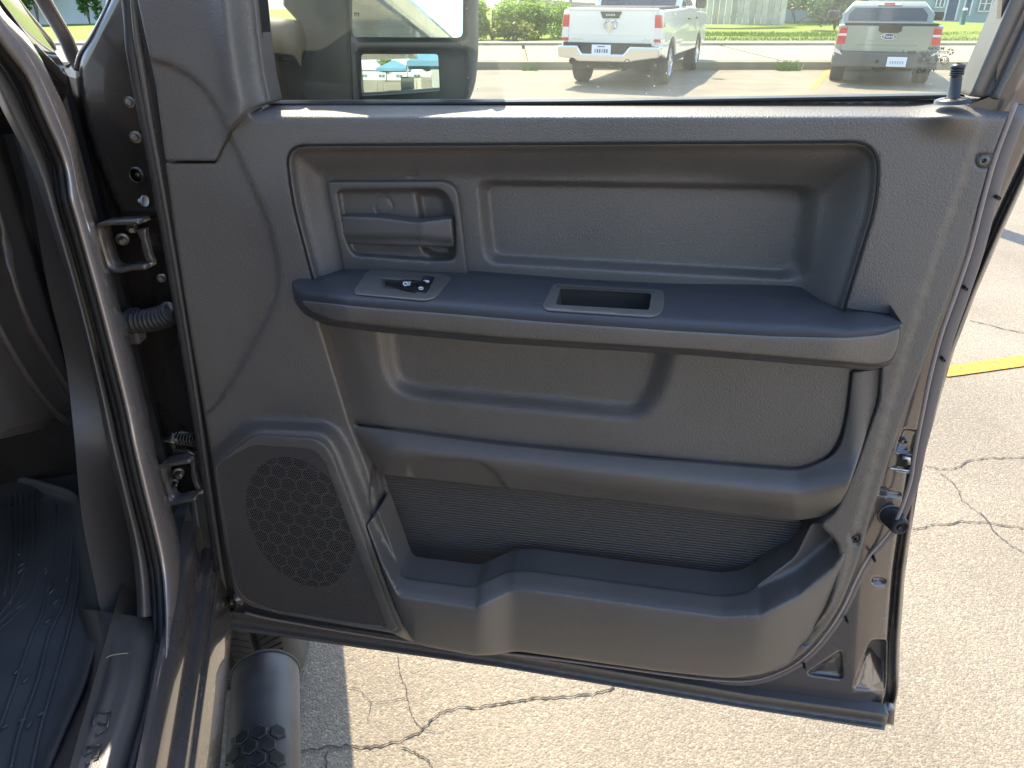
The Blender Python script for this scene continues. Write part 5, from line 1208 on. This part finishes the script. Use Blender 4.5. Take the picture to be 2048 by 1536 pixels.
# hydrant-like green post on the lawn
gp = Thing('green_bollard', 'short dark green utility post with a pale cap on the lawn', 'bollard', (Xat(1928, 38, 30), 38, .2))
M['green'] = mat('dark green paint', (.03, .12, .09), .4)
gxp = Xat(1928, 38, 30)
addmesh('post', *lathe_v((gxp, 38, .15), UZ, [(0, .13), (.75, .13), (.78, .10)], 14), M['green'], thing=gp); addmesh('cap', *lathe_v((gxp, 38, .90), UZ, [(0, .10), (.10, .10), (.14, .04)], 14), M['wintrim'], thing=gp)
# weeds at the kerb
M['weed'] = mat('weeds', (.14, .24, .03), .7)
for px, lb, n, w in ((1590, 'tallest tuft of weeds at the kerb between the two pickups', 160, .5), (1060, 'low tuft of weeds on the asphalt left of the white pickup', 110, .35)):
    xw = Xat(px, 18.6, 135); o = grass('weed_tuft', xw-w/2, xw+w/2, 18.9, 19.15, n, .22 if n > 150 else .08, M['weed'], z=0, spread=.6, kind='stuff'); del o['kind']; tag(o, lb, 'weed', 'weeds at the kerb')
# parking bay line beside the small pickup
L2 = []
pa, pb = level(.006).at(np.array([(1660., 138.), (1628., 174.)]))[:, :2]
dd = (pb-pa)/np.linalg.norm(pb-pa); nn = np.array([-dd[1], dd[0]])*.06; pb = pa+dd*4.6
addmesh('parking_line', [(*(pa+nn), .004), (*(pb+nn), .004), (*(pb-nn), .004), (*(pa-nn), .004)], [(0, 1, 2, 3)], M['yellow'], smooth=False, kind='structure')
# white column of the canopy near by
col_ = Thing('white_column', 'white painted steel column behind the rear edge of the door glass', 'column', (Xat(1976, 6, 100), 6, 0))
cx = Xat(1968, 6, 100)+.11
M['whitesteel'] = mat('white painted steel', (.72, .76, .76), .45, noise=(2, .05))
addmesh('shaft', *lathe_v((cx, 6, 0), UZ, [(0, .11), (3.4, .11)], 28), M['whitesteel'], thing=col_); o = box('base_plate', (cx, 6, .012), (.34, .34, .024), M['whitesteel'], thing=col_)
# view past the nose of the truck: pale building, planting and road
DL = 44.
xl = lambda p_: Xat(p_, DL, 30)
house('pale building seen past the windscreen pillar', xl(-60), xl(330), DL, 3.4, M['palewall'], [('window', xl(240), xl(270), .8, 2.0)])
for px, lb, rx, rz, m in ((105, 'tall green shrub against the pale building left of the pillar gap', 1.1, 2.6, 'leaf_mid'), (62, 'bright green shrub at the extreme left by the windscreen pillar', 1.0, 2.4, 'leaf_bright'), (205, 'green shrub right of the pillar gap by the pale building', .8, 2.4, 'leaf_mid')):
    shrub(lb, xl(px), DL-1.5, rx, rz, 2600, M[m], px, size=.10)
# ------------------------------------------------------------------ behind the viewer: what the mirrors show, plus an added bounce building
M['canvas'] = mat('blue canopy cloth', (.10, .22, .33), .7, noise=(3, .08)); M['pole'] = mat('grey canopy pole', (.35, .35, .36), .4, metal=.6)
def canopy(label, cx, cy, s, ez, pz):
    t = Thing('canopy_tent', label, 'tent', (cx, cy, 0), 'blue pop-up canopies behind the truck'); V = [(cx+a*s, cy+b*s, ez) for a, b in ((-1, -1), (1, -1), (1, 1), (-1, 1))]+[(cx, cy, pz)]+[(cx+a*s, cy+b*s, ez-.22) for a, b in ((-1, -1), (1, -1), (1, 1), (-1, 1))]
    o = addmesh('canvas', V, [(0, 1, 4), (1, 2, 4), (2, 3, 4), (3, 0, 4), (0, 5, 6, 1), (1, 6, 7, 2), (2, 7, 8, 3), (3, 8, 5, 0)], M['canvas'], thing=t, smooth=False)
    for a, b in ((-1, -1), (1, -1), (1, 1), (-1, 1)): addmesh('leg', *tube_v([(cx+a*(s-.03), cy+b*(s-.03), 0), (cx+a*(s-.03), cy+b*(s-.03), ez-.02)], .02, 8), M['pole'], thing=t)
canopy('nearer blue pop-up canopy seen in the upper mirror glass', 1.5, -6.2, 1.5, 2.15, 3.05)
canopy('farther blue pop-up canopy seen in the lower mirror glass', -1.0, -11.5, 1.5, 2.15, 2.95)
tb = Thing('folding_table', 'long table with a black cloth under the blue canopy in the mirror', 'table', (1.4, -5.4, 0))
box('cloth', (1.4, -5.4, .37), (1.8, .7, .74), M['under'], thing=tb, bev=.02); box('table_top', (1.4, -5.4, .75), (1.86, .76, .02), M['cladding'], thing=tb)
# traffic signals on a mast arm
ms = Thing('traffic_signal', 'traffic signal mast with two orange signal heads reflected in the upper mirror', 'traffic signal', (.2, -46, 0))
M['orange'] = mat('orange signal housing', (.75, .22, .03), .5)
addmesh('mast', *tube_v([(.9, -46, 0), (.9, -46, 9.5)], .14, 12), M['pole'], thing=ms); addmesh('mast_arm', *tube_v([(.9, -46, 7.4), (-6.5, -46, 7.9)], .08, 10), M['pole'], thing=ms)
for xx in (-1.2, -4.2): 
    o = box('signal_head', (xx, -45.8, 7.5), (1.2, .3, .45), M['orange'], thing=ms, bev=.04)
    for i in (-1, 0, 1): addmesh('signal_lens', *lathe_v((xx+i*.38, -45.64, 7.5), (0, 1, 0), [(0, .13), (.06, .13), (.06, .10)], 14), M['black_gloss'], parent=o, thing=ms)
tree('autumn tinted tree behind the signal mast in the mirror', -6, -42, 7.5, 3.5, M['leaf_dry'], 31, n=5000, size=.2)
tree('green tree far behind the canopies in the mirror', 9, -40, 8, 4, M['leaf_mid'], 32, n=5000, size=.2)
house('long pale building far behind the canopies', -30, 2, -60, 4, M['palewall'], [('window', -20+i*8, -17+i*8, 1, 2.4) for i in range(6)])

house('added pale stucco building behind the viewer that bounces sunlight onto the door', 4.0, 40, -11, 5.5, mat('cream bounce stucco', (.72, .66, .55), .85, noise=(1, .05)), [('window', 8+i*5, 10+i*5, 1, 2.4) for i in range(5)])  # unseen building added to throw warm light on the door's inner face
